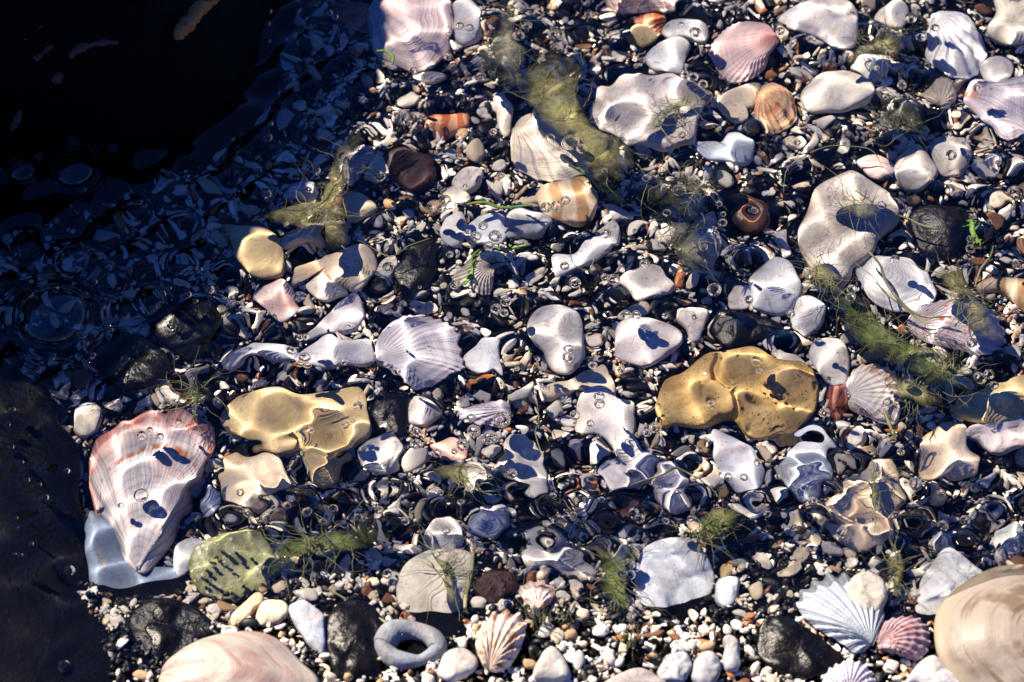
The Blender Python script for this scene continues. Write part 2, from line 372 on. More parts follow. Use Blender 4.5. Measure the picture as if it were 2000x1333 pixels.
FAN('scallop_shell', 'shell', 'large bluish white scallop shell with frayed ribs, lying under the speckled round shell',
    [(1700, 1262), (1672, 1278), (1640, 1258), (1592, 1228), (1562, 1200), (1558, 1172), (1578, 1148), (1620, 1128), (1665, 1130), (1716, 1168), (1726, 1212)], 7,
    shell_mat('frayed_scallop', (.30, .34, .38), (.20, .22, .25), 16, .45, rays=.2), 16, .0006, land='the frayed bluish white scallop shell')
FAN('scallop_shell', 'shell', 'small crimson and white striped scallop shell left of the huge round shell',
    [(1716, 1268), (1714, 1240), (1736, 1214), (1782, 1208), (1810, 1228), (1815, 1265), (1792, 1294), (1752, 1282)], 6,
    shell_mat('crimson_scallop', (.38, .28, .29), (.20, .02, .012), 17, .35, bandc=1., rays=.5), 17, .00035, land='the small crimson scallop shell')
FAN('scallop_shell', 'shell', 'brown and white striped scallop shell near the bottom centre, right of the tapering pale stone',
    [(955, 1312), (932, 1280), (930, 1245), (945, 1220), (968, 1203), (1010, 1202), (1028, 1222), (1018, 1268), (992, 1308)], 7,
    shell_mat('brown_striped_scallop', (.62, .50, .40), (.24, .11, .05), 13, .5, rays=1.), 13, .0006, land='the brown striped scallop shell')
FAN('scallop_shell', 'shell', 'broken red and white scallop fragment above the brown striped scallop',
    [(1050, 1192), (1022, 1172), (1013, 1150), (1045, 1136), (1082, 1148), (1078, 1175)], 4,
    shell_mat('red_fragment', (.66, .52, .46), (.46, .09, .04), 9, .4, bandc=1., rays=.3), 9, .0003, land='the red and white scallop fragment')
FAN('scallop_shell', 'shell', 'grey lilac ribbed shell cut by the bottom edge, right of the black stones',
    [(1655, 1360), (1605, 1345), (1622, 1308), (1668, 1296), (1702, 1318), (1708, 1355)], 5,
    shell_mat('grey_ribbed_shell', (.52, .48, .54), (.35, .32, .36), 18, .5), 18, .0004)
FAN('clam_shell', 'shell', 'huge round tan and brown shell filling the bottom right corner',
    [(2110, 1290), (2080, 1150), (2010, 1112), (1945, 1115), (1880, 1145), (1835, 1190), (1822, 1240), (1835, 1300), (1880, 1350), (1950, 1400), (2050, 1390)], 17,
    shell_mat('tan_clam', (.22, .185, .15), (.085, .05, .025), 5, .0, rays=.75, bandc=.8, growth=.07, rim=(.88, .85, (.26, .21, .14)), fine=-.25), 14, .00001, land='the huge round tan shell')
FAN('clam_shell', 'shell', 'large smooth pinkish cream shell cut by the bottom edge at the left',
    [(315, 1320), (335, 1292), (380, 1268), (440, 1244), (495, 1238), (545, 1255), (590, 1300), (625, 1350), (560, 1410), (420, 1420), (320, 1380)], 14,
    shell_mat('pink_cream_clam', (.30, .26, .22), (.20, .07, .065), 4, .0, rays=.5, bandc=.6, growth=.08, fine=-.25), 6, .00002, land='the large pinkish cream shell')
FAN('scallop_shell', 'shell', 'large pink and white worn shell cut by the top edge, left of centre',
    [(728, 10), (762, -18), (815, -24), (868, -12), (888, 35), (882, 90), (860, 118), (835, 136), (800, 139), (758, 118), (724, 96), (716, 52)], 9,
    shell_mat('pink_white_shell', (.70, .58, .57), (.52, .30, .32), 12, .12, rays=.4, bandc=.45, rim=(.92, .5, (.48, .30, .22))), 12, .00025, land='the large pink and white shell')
FAN('scallop_shell', 'shell', 'dark red brown shell fragment left of the large pink and white shell',
    [(738, 30), (728, 8), (690, 2), (655, 18), (640, 34), (668, 42), (680, 55), (715, 64), (735, 55)], 4,
    shell_mat('red_brown_shell', (.36, .18, .15), (.22, .06, .04), 14, .5, rays=.8), 14, .0004)
FAN('scallop_shell', 'shell', 'grey ribbed shell half covered by dark green algae, left of the dark snail shell',
    [(1352, 432), (1392, 412), (1404, 450), (1400, 500), (1382, 532), (1358, 510), (1345, 470)], 6,
    shell_mat('grey_green_shell', (.45, .46, .46), (.3, .3, .28), 13, .5), 13, .0005)
FAN('scallop_shell', 'shell', 'grey lilac ribbed shell showing under the algae streamer at the upper left',
    [(690, 290), (722, 282), (728, 310), (705, 345), (680, 362), (668, 335)], 5,
    shell_mat('grey_lilac_shell', (.48, .45, .50), (.3, .28, .32), 14, .5), 14, .0004)
FAN('scallop_shell', 'shell', 'grey brown ribbed shell under a sprig of bright green algae at the centre',
    [(965, 525), (968, 560), (948, 580), (915, 574), (888, 552), (896, 525), (925, 508)], 6,
    shell_mat('grey_brown_shell', (.46, .42, .38), (.3, .25, .2), 20, .4), 20, .0003)
FAN('scallop_shell', 'shell', 'small grey lilac ribbed fragment left of the cluster of large bubbles',
    [(1003, 800), (985, 832), (945, 838), (905, 830), (898, 808), (930, 788), (980, 778)], 5,
    shell_mat('lilac_fragment', (.50, .47, .54), (.34, .3, .34), 15, .3), 15, .0003)

# ------------------------------------------------------------------ stones and smooth shell pieces, traced one by one
OC = 'stone'
S('ochre_stone', OC, 'large smooth ochre yellow stone with two lobes and a foot, left of centre', [(425, 815), (438, 790), (470, 775), (510, 765), (560, 765), (620, 762), (660, 765), (700, 762), (722, 785), (726, 830), (705, 860), (680, 890), (652, 935), (630, 942), (607, 915), (597, 885), (580, 868), (555, 888), (520, 885), (480, 865), (440, 845)], 9, mat=M_YEL, lump=.06, facets=.25, n=120, nr=34, cut=[([(590, 775), (600, 820), (585, 870)], .0025, .0016), ([(640, 800), (660, 840), (690, 860)], .003, .0009)], land='the two lobed yellow stone')
S('pitted_stone', OC, 'largest ochre stone, deeply pitted and cleft, right of centre', [(1280, 790), (1290, 752), (1330, 716), (1380, 690), (1440, 678), (1492, 682), (1532, 698), (1570, 720), (1590, 765), (1586, 810), (1560, 850), (1500, 854), (1452, 848), (1422, 820), (1370, 836), (1312, 836), (1286, 818)], 13, mat=M_SPONGE, lump=.09, facets=.35, n=400, nr=110, cut=[([(1398, 690), (1402, 730), (1432, 765), (1442, 800), (1425, 840)], .0011, .0035), ([(1398, 735), (1372, 760), (1368, 785)], .0006, .0012), ([(1390, 785)], 0.00176, 0.00420), ([(1470, 782), (1480, 785)], 0.00189, 0.00450),
  ([(1500, 750)], 0.00081, 0.00240), ([(1515, 762)], 0.00095, 0.00300), ([(1505, 778)], 0.00068, 0.00225), ([(1530, 772)], 0.00095, 0.00300), ([(1540, 790)], 0.00068, 0.00240), ([(1518, 790)], 0.00068, 0.00210), ([(1545, 765)], 0.00054, 0.00210), ([(1496, 765)], 0.00054, 0.00210), ([(1465, 832)], 0.00122, 0.00225), ([(1345, 735)], 0.00095, 0.00150), ([(1448, 702)], 0.00081, 0.00180), ([(1375, 745)], 0.00068, 0.00180), ([(1555, 800)], 0.00081, 0.00150)], land='the pitted ochre stone')
S('ochre_stone', OC, 'yellow stone with a waist half under algae at the left, by the shadow', [(437, 440), (470, 446), (515, 448), (545, 460), (556, 490), (562, 515), (548, 542), (520, 545), (484, 530), (462, 508), (455, 480)], 7, mat=M_YEL, land='the waisted yellow stone')
S('ochre_stone', OC, 'olive yellow flat stone cut by the right edge, above the crumpled white shell', [(1855, 800), (1895, 770), (1950, 745), (2015, 738), (2025, 800), (1990, 815), (1950, 832), (1895, 826), (1868, 818)], 7, mat=M_YEL, land='the olive yellow stone')
S('banded_stone', OC, 'tan stone with brown bands and three bubbles on it, below the checked cream scallop', [(1052, 388), (1075, 362), (1130, 353), (1166, 370), (1167, 400), (1142, 434), (1105, 441), (1074, 424)], 7, mat=M_TAN, land='the banded tan stone')
S('lumpy_stone', OC, 'big lumpy grey white stone beside the green algae at the top centre', [(1150, 210), (1162, 178), (1210, 152), (1270, 148), (1330, 160), (1396, 182), (1372, 232), (1335, 282), (1292, 306), (1250, 302), (1205, 276), (1165, 250)], 14, (.56, .52, .52), M_LUMPY, .1, .35, n=80, land='the big lumpy grey white stone')
S('lumpy_stone', OC, 'big tall greyish stone with ridges at the upper right, algae across it', [(1562, 440), (1572, 400), (1582, 368), (1620, 345), (1660, 333), (1702, 346), (1744, 380), (1750, 418), (1716, 460), (1692, 500), (1660, 522), (1640, 556), (1594, 552), (1570, 512), (1560, 475)], 14, (.54, .50, .46), M_LUMPY, .08, .45, n=80, land='the tall ridged grey stone')
S('white_stone', OC, 'big smooth white oblong pebble in the upper right', [(1565, 182), (1576, 156), (1602, 139), (1660, 140), (1697, 152), (1713, 182), (1690, 206), (1622, 222), (1586, 216)], 10, (.68, .64, .58), land='the big smooth white pebble')
S('angular_shell', 'shell', 'white angular folded shell piece with a sharp ridge, upper right', [(1530, 38), (1580, 3), (1640, -6), (1670, 15), (1675, 50), (1652, 102), (1592, 76), (1558, 60)], 9, (.66, .62, .62), lump=.05, facets=.7, land='the angular folded white shell')
S('white_stone', OC, 'rounded bluish white pebble crossed by a bright line, bottom right of centre', [(1238, 1130), (1252, 1090), (1300, 1066), (1358, 1070), (1394, 1115), (1390, 1160), (1352, 1204), (1302, 1216), (1260, 1192), (1240, 1160)], 4.5, (.58, .62, .68), lump=.04, land='the rounded bluish white pebble')
S('pale_stone', OC, 'large tapering pale stone with an olive stain, bottom centre left', [(775, 1152), (790, 1112), (830, 1088), (880, 1084), (920, 1092), (926, 1115), (908, 1170), (906, 1228), (880, 1245), (832, 1226), (792, 1192)], 4.5, (.50, .48, .42), lump=.04, land='the large tapering pale stone')
S('white_stone', OC, 'tall smooth greyish white pebble with a double bubble at the centre', [(1034, 642), (1042, 606), (1080, 591), (1115, 604), (1140, 636), (1146, 680), (1132, 716), (1110, 732), (1086, 722), (1064, 690), (1040, 668)], 8, (.60, .60, .62), lump=.03, land='the tall smooth greyish pebble')
S('white_stone', OC, 'squarish white pebble with a cross of light, just above the pitted ochre stone', [(1203, 685), (1212, 632), (1245, 620), (1290, 621), (1330, 645), (1334, 675), (1310, 696), (1265, 715), (1245, 719), (1208, 706)], 8, (.64, .60, .62), lump=.03, land='the squarish white pebble')
S('white_stone', OC, 'round white pebble left of the white oyster shell', [(1458, 552), (1474, 520), (1510, 505), (1546, 520), (1568, 555), (1560, 590), (1530, 607), (1482, 600), (1462, 580)], 7, (.64, .66, .70), lump=.03, land='the round white pebble')
S('white_stone', OC, 'winged white pebble above the squarish one, right of centre', [(1208, 552), (1224, 530), (1270, 524), (1304, 540), (1322, 560), (1290, 584), (1250, 586), (1230, 574)], 6, WHT, land='the winged white pebble')
S('white_stone', OC, 'long bone shaped white pebble with a thread across it, at the centre', [(1070, 520), (1084, 496), (1120, 492), (1145, 475), (1180, 465), (1196, 478), (1182, 505), (1145, 520), (1110, 540), (1085, 542)], 6, (.64, .66, .70), land='the bone shaped white pebble')
S('white_stone', OC, 'blue white stone with a notched top, below the big lumpy stone', [(1350, 276), (1385, 273), (1402, 282), (1420, 269), (1468, 269), (1473, 295), (1466, 320), (1432, 325), (1376, 312)], 6, (.50, .58, .70), land='the notched blue white stone')
S('white_shell_piece', 'shell', 'smooth blade shaped lavender white shell piece left of the big lavender scallop', [(608, 648), (640, 612), (668, 592), (692, 575), (706, 592), (702, 625), (672, 650), (632, 664), (600, 658)], 4, LAV, land='the blade shaped shell piece')
S('white_shell_piece', 'shell', 'leaf shaped bluish white shell piece, leftmost of the two long ones', [(435, 716), (448, 692), (500, 664), (550, 672), (588, 690), (572, 712), (512, 706), (460, 722)], 5, (.58, .60, .68), land='the leaf shaped shell piece')
S('white_shell_piece', 'shell', 'long whitish shell piece touching the left end of the big lavender scallop', [(578, 706), (592, 688), (640, 666), (700, 662), (728, 676), (730, 704), (682, 712), (622, 723)], 5, (.60, .60, .64), land='the long whitish shell piece')
S('white_shell_piece', 'shell', 'four sided white shell piece just right of the big lavender scallop', [(916, 692), (936, 668), (976, 660), (986, 690), (982, 738), (965, 722), (945, 732), (925, 720)], 4, (.60, .62, .68), land='the four sided white piece')
S('pink_shell_piece', 'shell', 'curled pinkish brown shell piece above the leaf shaped one', [(500, 575), (530, 555), (556, 550), (585, 585), (590, 610), (552, 636), (522, 616)], 5, mat=M_PINKY, land='the curled pinkish shell piece')
S('cream_shell_piece', 'shell', 'cream smooth oval shell piece below the lobed cream stone', [(603, 558), (640, 542), (665, 560), (675, 582), (640, 586), (615, 578)], 5, (.68, .60, .54), lift=1.5)
S('lumpy_stone', OC, 'cream stone with many lobes above the curled pinkish shell piece', [(570, 560), (575, 520), (620, 505), (650, 490), (722, 490), (736, 520), (726, 560), (690, 572), (650, 555), (610, 542)], 8, (.68, .57, .43), M_CREAM, .08, .25, land='the lobed cream stone')
S('lumpy_stone', OC, 'rough cream stone right of the waisted yellow stone', [(552, 466), (580, 440), (625, 435), (642, 468), (602, 485), (562, 482)], 7, (.66, .60, .46), M_LUMPY, .1, .3)
S('white_stone', OC, 'grey white pebble with a large ringed bubble, above the big lavender scallop', [(732, 530), (748, 500), (772, 503), (776, 530), (758, 552), (736, 550)], 5, (.62, .59, .56), land='the ringed grey white pebble')
S('white_stone', OC, 'white pebble under a cluster of bubbles near the centre top', [(904, 460), (920, 432), (970, 424), (992, 450), (980, 475), (930, 480)], 5, (.58, .62, .70), land='the bubble covered white pebble')
S('grey_stone', OC, 'grey blue pebble left of the bubble covered one', [(860, 460), (874, 426), (905, 419), (908, 470), (885, 491)], 5, (.50, .52, .58))
S('grey_stone', OC, 'smoky grey stone above the bone shaped pebble', [(985, 441), (1010, 415), (1060, 414), (1080, 440), (1052, 461), (1002, 461)], 6, (.46, .47, .50))
S('grey_stone', OC, 'wedge shaped whitish pebble with a bubble above the bone shaped pebble', [(1164, 457), (1195, 434), (1216, 452), (1200, 482), (1180, 478)], 5, (.6, .6, .62))
S('white_stone', OC, 'white pebble with two bubbles, right of the large pink and white shell', [(884, 18), (912, 1), (936, 28), (938, 60), (916, 84), (893, 66)], 6, (.60, .62, .68), land='the white pebble with two bubbles')
S('rust_fragment', 'shell', 'glossy orange brown shell fragment in the upper middle', [(829, 242), (845, 224), (875, 222), (924, 230), (902, 258), (862, 266), (832, 260)], 4, mat=M_BRICK, land='the orange brown shell fragment')
S('rust_fragment', 'shell', 'orange shell fragment under the red striped scallop at the top', [(1235, 32), (1290, 30), (1292, 52), (1300, 68), (1272, 60), (1250, 48)], 4, mat=M_BRICK)
S('ochre_stone', OC, 'small yellow orange stone left of the greyish one at the top', [(1236, 62), (1255, 48), (1278, 60), (1280, 78), (1255, 86), (1238, 76)], 5, mat=M_YEL)
S('grey_stone', OC, 'grey white oval stone with a bubble at the top, left of the angular folded shell', [(1290, 60), (1308, 40), (1350, 34), (1378, 52), (1374, 78), (1332, 84), (1300, 76)], 6, (.54, .55, .58), land='the grey oval stone at the top')
S('white_stone', OC, 'white stone with a dark hollow beside it, above the big lumpy stone', [(1268, 116), (1290, 86), (1335, 84), (1338, 120), (1330, 146), (1293, 142)], 6, (.62, .64, .68))
S('cream_shell_piece', 'shell', 'cream and orange shell piece right of the big lumpy grey white stone', [(1402, 196), (1440, 176), (1472, 160), (1488, 172), (1470, 204), (1442, 216), (1462, 244), (1430, 236), (1404, 215)], 5, mat=M_CREAM)
S('white_stone', OC, 'small white oval pebble just right of the banded tan stone', [(1183, 404), (1205, 399), (1230, 416), (1234, 434), (1200, 432)], 5, WHT)
S('ringed_pebble', OC, 'round white pebble with green algae on it, right of the angular folded shell', [(1708, 38), (1725, 12), (1760, 3), (1774, 25), (1764, 50), (1726, 56)], 6, WHT)
S('angular_shell', 'shell', 'white and yellow angular shell piece in the upper right corner', [(1930, 68), (1936, 22), (1945, -12), (2030, -15), (2030, 82), (1962, 76)], 8, (.66, .62, .55), facets=.5, land='the upper right corner shell')
S('white_stone', OC, 'small white wedge shaped pebble just above the big smooth white pebble', [(1664, 126), (1690, 116), (1730, 112), (1738, 130), (1716, 153), (1690, 141)], 5, WHT)
S('white_stone', OC, 'blunt cone shaped cream stone above the tall ridged grey stone', [(1748, 322), (1755, 300), (1788, 284), (1816, 300), (1833, 335), (1816, 362), (1780, 371), (1750, 356)], 9, (.66, .60, .54), facets=.3, land='the blunt cream stone')
S('lumpy_stone', OC, 'knobbly grey stone with a bubble, right of the blunt cream stone', [(1824, 278), (1850, 262), (1892, 270), (1902, 305), (1890, 341), (1855, 346), (1830, 326)], 7, (.52, .50, .48), M_LUMPY, .1, .3)
S('cream_shell_piece', 'shell', 'flat lilac grey shell piece with a rust stain left of the blunt cream stone', [(1680, 316), (1712, 304), (1748, 320), (1744, 346), (1718, 353), (1692, 336)], 4, mat=M_PINKY)
S('grey_stone', OC, 'hazy grey pebble right of the white deeply ribbed scallop shell', [(1914, 126), (1950, 112), (1976, 130), (1960, 162), (1930, 163)], 5, (.5, .49, .52))
S('white_stone', OC, 'flat heart shaped grey pebble below the round white pebble', [(1545, 616), (1560, 590), (1586, 584), (1611, 605), (1600, 636), (1567, 661), (1548, 641)], 5, (.54, .55, .60), land='the heart shaped grey pebble')
S('white_stone', OC, 'upright bone like white pebble above the round white pebble', [(1513, 456), (1535, 451), (1542, 478), (1547, 503), (1530, 508), (1520, 482)], 4, WHT)
S('white_stone', OC, 'short white block pebble at the left of the round white pebble', [(1424, 575), (1444, 570), (1466, 573), (1465, 596), (1430, 600)], 4, WHT)
S('white_stone', OC, 'three cornered pinkish white pebble right of the squarish one', [(1318, 613), (1345, 608), (1376, 608), (1378, 632), (1373, 662), (1354, 668), (1344, 640)], 4, (.66, .61, .6), land='the three cornered pebble')
S('ringed_pebble', OC, 'oval cream pebble with two bubbles above the squarish white pebble', [(1209, 612), (1224, 595), (1260, 590), (1280, 604), (1256, 621), (1222, 626)], 4, (.64, .54, .46), lift=1)
S('white_stone', OC, 'smooth milky stone right of the pitted ochre stone', [(1580, 692), (1602, 664), (1642, 665), (1655, 700), (1661, 746), (1630, 761), (1604, 740)], 7, (.58, .57, .55), land='the smooth milky stone')
S('white_shell_piece', 'shell', 'white shard with square end above the right side of the pitted ochre stone', [(1517, 692), (1526, 670), (1560, 695), (1586, 728), (1560, 735), (1532, 716)], 3, WHT)
S('rust_fragment', 'shell', 'narrow dark red shell fragment right of the pitted ochre stone', [(1618, 765), (1634, 758), (1650, 762), (1646, 800), (1631, 828), (1622, 796)], 4, mat=stone_mat('red_fragment_piece', (.14, .025, .015), (.5, .24, .14), .9, 220, bands=90, bumpy=1.), lump=.14, facets=.8)
S('white_stone', OC, 'star shaped white shell piece below centre, left of the pitted ochre stone', [(1118, 832), (1136, 782), (1160, 745), (1188, 778), (1240, 786), (1243, 822), (1232, 850), (1250, 885), (1222, 902), (1200, 872), (1170, 850), (1140, 850)], 5, WHT, lump=.03, land='the star shaped white piece')
S('cream_shell_piece', 'shell', 'grey brown folded shell above the star shaped white piece', [(1062, 768), (1120, 737), (1158, 728), (1182, 722), (1200, 762), (1182, 792), (1140, 762), (1100, 776)], 5, mat=M_CREAM, facets=.4, lift=-.5)
S('white_stone', OC, 'large flat bluish pebble below the pitted ochre stone, right one of two', [(1530, 912), (1546, 870), (1590, 850), (1622, 870), (1627, 915), (1606, 960), (1562, 976), (1530, 946)], 6, (.52, .56, .64), land='the flat bluish pebble')
S('white_stone', OC, 'large white slab below the pitted ochre stone, left one of two', [(1390, 850), (1422, 856), (1470, 885), (1500, 930), (1482, 960), (1430, 956), (1400, 930)], 5, (.58, .60, .68), land='the white slab')
S('white_stone', OC, 'three sided lavender stone in the rippled water below the star shaped piece', [(1174, 906), (1215, 880), (1266, 884), (1277, 920), (1216, 951), (1190, 941)], 5, LAV)
S('white_stone', OC, 'tall wavy white stone in the rippled water below centre', [(970, 902), (1000, 850), (1056, 870), (1066, 920), (1050, 971), (1002, 952)], 6, WHT, lump=.1, land='the tall wavy white stone')
S('cream_stone', OC, 'bright cream stone between the very large red rimmed scallop and the yellow foot', [(432, 940), (450, 892), (500, 880), (546, 900), (556, 950), (512, 985), (452, 986)], 7, (.68, .55, .40), M_CREAM, .08, .2, land='the bright cream stone')
S('white_stone', OC, 'white knobbed stone right of the yellow stone\'s foot', [(698, 885), (716, 852), (758, 850), (786, 880), (782, 912), (745, 926), (715, 912)], 7, WHT, lump=.12, land='the white knobbed stone')
S('pink_shell_piece', 'shell', 'coral pink shell piece left of the tall wavy white stone', [(840, 876), (865, 860), (900, 864), (906, 900), (870, 906)], 4, (.62, .30, .22), stone_mat('coral_piece', (.62, .32, .26), (.7, .55, .5), .7, 100))
S('ringed_pebble', OC, 'dark rimmed oval pinkish pebble below the big lavender scallop', [(794, 801), (815, 781), (846, 789), (857, 815), (836, 829), (804, 824)], 5, (.62, .55, .52), land='the oval pinkish pebble')
S('white_stone', OC, 'white angular pebble with a sharp base at the left, by the dark water', [(137, 826), (152, 800), (175, 785), (195, 804), (186, 845), (160, 857), (144, 846)], 6, (.70, .66, .60), land='the leftmost white angular pebble')
S('dark_pebble', OC, 'dark maroon stone in the shadow edge, upper left', [(755, 320), (775, 300), (830, 297), (850, 325), (836, 360), (800, 376), (764, 352)], 9, mat=stone_mat('maroon_stone', (.018, .006, .006), (.04, .013, .010), .6, 120), land='the dark maroon stone')
S('white_stone', OC, 'dull white pebble with a round bubble, left of the dark maroon stone', [(720, 330), (735, 298), (753, 305), (757, 340), (736, 359), (714, 345)], 5, WARM)
S('white_stone', OC, 'bright white pebble with one tiny bubble, right of the dark maroon stone', [(884, 352), (905, 333), (936, 331), (944, 350), (931, 367), (900, 373)], 6, WHT)
S('white_stone', OC, 'whitish flat pebble under three bubbles, below the bright white pebble', [(858, 372), (890, 360), (922, 380), (906, 403), (872, 399)], 5, WARM)
S('cream_stone', OC, 'cream blocky stone at the right of the long algae streamer', [(678, 386), (715, 387), (732, 410), (702, 432), (678, 426)], 6, CRM)
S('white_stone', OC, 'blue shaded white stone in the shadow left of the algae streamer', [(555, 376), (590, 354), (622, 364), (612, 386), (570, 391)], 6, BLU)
S('white_shell_piece', 'shell', 'tall white shell piece in the upper middle, left of the cream scallop', [(963, 205), (982, 180), (1002, 200), (1004, 230), (998, 262), (978, 266)], 5, WARM)
S('white_shell_piece', 'shell', 'white shell piece just below the large pink and white shell', [(800, 145), (830, 135), (870, 145), (845, 165), (815, 160)], 4, WHT)
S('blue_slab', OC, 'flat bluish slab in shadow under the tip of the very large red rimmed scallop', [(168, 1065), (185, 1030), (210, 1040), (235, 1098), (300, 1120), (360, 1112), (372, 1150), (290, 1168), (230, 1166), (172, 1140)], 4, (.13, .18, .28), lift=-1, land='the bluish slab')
S('white_shell_piece', 'shell', 'curved white piece between the bluish slab and the mossy dotted stone', [(335, 1105), (345, 1070), (372, 1056), (400, 1065), (385, 1090), (366, 1118), (345, 1122)], 5, (.6, .62, .66))
S('blue_stone', OC, 'bluish grey stone right of the very large red rimmed scallop', [(385, 985), (400, 955), (430, 962), (440, 990), (425, 1015), (408, 1022)], 5, (.38, .44, .56))
S('dark_stone', OC, 'black stone in the gap left of the tapering pale stone at the bottom', [(636, 1262), (642, 1212), (672, 1182), (722, 1190), (748, 1222), (738, 1262), (745, 1310), (700, 1330), (655, 1318)], 5, mat=M_DARK, facets=.5, land='the big black stone')
S('dark_stone', OC, 'black stone left of the frayed scallop near the bottom right', [(1478, 1236), (1500, 1208), (1560, 1222), (1620, 1262), (1650, 1290), (1600, 1322), (1520, 1312), (1484, 1282)], 5, mat=M_DARK, facets=.5, land='the second big black stone')
S('dark_stone', OC, 'black stone above the pitted ochre stone', [(1385, 640), (1410, 605), (1470, 612), (1520, 625), (1535, 655), (1480, 668), (1420, 672)], 6, mat=M_DARK)
S('dark_stone', OC, 'black stone in the dark gap right of the tall ridged grey stone', [(1778, 430), (1810, 400), (1880, 405), (1890, 460), (1860, 505), (1800, 500)], 8, mat=M_DARK)
S('dark_stone', OC, 'black stone between the big lavender scallop and the oval pinkish pebble', [(728, 790), (745, 762), (790, 775), (800, 820), (778, 860), (740, 845)], 5, mat=M_DARK)
S('dark_stone', OC, 'black stone above the white dotted pebbles, left of the big bubble cluster in the middle', [(772, 545), (800, 480), (850, 470), (858, 520), (830, 570), (800, 590)], 6, mat=M_DARK)
S('dark_stone', OC, 'broad black stone at the left, above the small white pebbles', [(185, 692), (230, 662), (290, 665), (332, 720), (302, 760), (232, 757), (190, 722)], 10, mat=M_DARK, land='the broad black stone')
S('dark_stone', OC, 'black stone with rough top left of the leaf shaped shell piece', [(288, 622), (330, 592), (400, 598), (432, 640), (402, 692), (330, 682)], 11, mat=M_DARK, land='the rough black stone')
S('dark_stone', OC, 'black mass filling the dark void below the bluish slab near the bottom left', [(250, 1215), (300, 1178), (380, 1185), (420, 1225), (370, 1270), (280, 1275)], 5, mat=M_DARK, facets=.5)  # black mass added to stand for a dark void, no stone there
S('dark_stone', OC, 'dark maroon crusted stone right of the tapering pale stone', [(925, 1152), (950, 1124), (1000, 1124), (1008, 1155), (962, 1176)], 7, mat=stone_mat('maroon_crust', (.02, .006, .005), (.06, .02, .015), .8, 250, bumpy=1.), lump=.12, land='the dark maroon crusted stone')
S('mossy_stone', OC, 'green mossy rounded stone dotted with white bubbles, lower left', [(372, 1112), (400, 1066), (460, 1050), (522, 1060), (542, 1110), (512, 1150), (450, 1170), (396, 1146)], 9, mat=stone_mat('mossy_green', (.22, .23, .10), (.45, .45, .28), .9, 160, bumpy=1., specks=1., dark=(.7, .7, .55), spk=330.), lump=.1, land='the mossy dotted stone')
S('white_stone', OC, 'triangular bluish pebble left of the black stone near the bottom', [(564, 1200), (595, 1181), (628, 1205), (637, 1225), (630, 1272), (612, 1264)], 6, (.58, .62, .70))
S('cream_stone', OC, 'shiny cream pebble above the large pinkish cream shell', [(498, 1206), (520, 1178), (556, 1180), (562, 1200), (540, 1216), (510, 1220)], 5, CRM)
S('cream_stone', OC, 'finger shaped cream piece left of the shiny cream pebble', [(445, 1212), (462, 1192), (500, 1165), (515, 1172), (480, 1210), (455, 1222)], 4, (.7, .52, .3))
S('white_stone', OC, 'white pebble with a small hole near the bottom, left of the brown striped scallop', [(853, 1316), (870, 1280), (905, 1268), (933, 1290), (926, 1312), (880, 1332)], 6, WHT, land='the holed white pebble')
S('white_stone', OC, 'white chalky pebble at the bottom, right of the brown striped scallop', [(1040, 1327), (1058, 1282), (1082, 1267), (1102, 1290), (1112, 1327)], 6, (.66, .66, .62))
S('white_stone', OC, 'white faceted pebble at the bottom edge below the rounded bluish one', [(1285, 1312), (1300, 1284), (1335, 1275), (1353, 1300), (1336, 1332), (1300, 1332)], 7, (.62, .64, .68), facets=.4)
S('white_stone', OC, 'dimpled white pebble at the bottom edge, right of the faceted one', [(1350, 1327), (1360, 1285), (1392, 1276), (1408, 1308), (1388, 1342)], 7, (.58, .59, .62))
S('white_stone', OC, 'upright knobbed white pebble near the bottom, above right of the dimpled one', [(1412, 1292), (1416, 1266), (1412, 1252), (1430, 1244), (1446, 1268), (1442, 1308), (1420, 1312)], 6, (.6, .6, .6))
S('grey_stone', OC, 'bluish grey pebble touching the right side of the rounded bluish white pebble', [(1396, 1160), (1404, 1136), (1440, 1134), (1440, 1174), (1420, 1186), (1400, 1176)], 6, (.48, .52, .58))
S('yellow_stone', OC, 'tiny yellow stone right of the rounded bluish white pebble', [(1406, 1116), (1412, 1106), (1428, 1106), (1433, 1120), (1420, 1131), (1409, 1128)], 4, mat=M_YEL)
S('white_shell_piece', 'shell', 'long white shell piece in the lower middle, above the red and white fragment', [(1020, 1078), (1050, 1070), (1090, 1078), (1160, 1108), (1162, 1124), (1120, 1132), (1080, 1112), (1032, 1110)], 6, WHT)
S('milky_stone', OC, 'tall milky stone with a black mark, left of the huge round tan shell', [(1785, 1192), (1798, 1140), (1820, 1108), (1852, 1084), (1896, 1110), (1912, 1132), (1870, 1180), (1832, 1226), (1795, 1208)], 4, (.58, .60, .62), land='the tall milky stone')
S('speckled_shell', 'shell', 'speckled round whitish shell lying on the frayed scallop', [(1652, 1160), (1662, 1138), (1690, 1128), (1720, 1138), (1733, 1162), (1722, 1188), (1690, 1198), (1662, 1186)], 6, mat=stone_mat('speckled_white', (.36, .34, .30), (.22, .19, .14), .6, 200, specks=.95, bumpy=.7), lift=5, land='the speckled round shell')
S('white_stone', OC, 'bright white stone cut by the bottom edge, left of the huge tan shell', [(1768, 1345), (1790, 1306), (1825, 1286), (1858, 1312), (1878, 1355)], 8, (.68, .66, .68))
S('white_shell_piece', 'shell', 'slim pointed cream piece at the bottom, on the black stone\'s lower edge', [(1553, 1312), (1590, 1294), (1632, 1289), (1604, 1310), (1572, 1322)], 4, CRM)
S('white_shell_piece', 'shell', 'pinkish grey domed shell cut by the bottom edge, right of centre', [(1175, 1345), (1205, 1319), (1260, 1312), (1305, 1345)], 6, (.58, .52, .50))
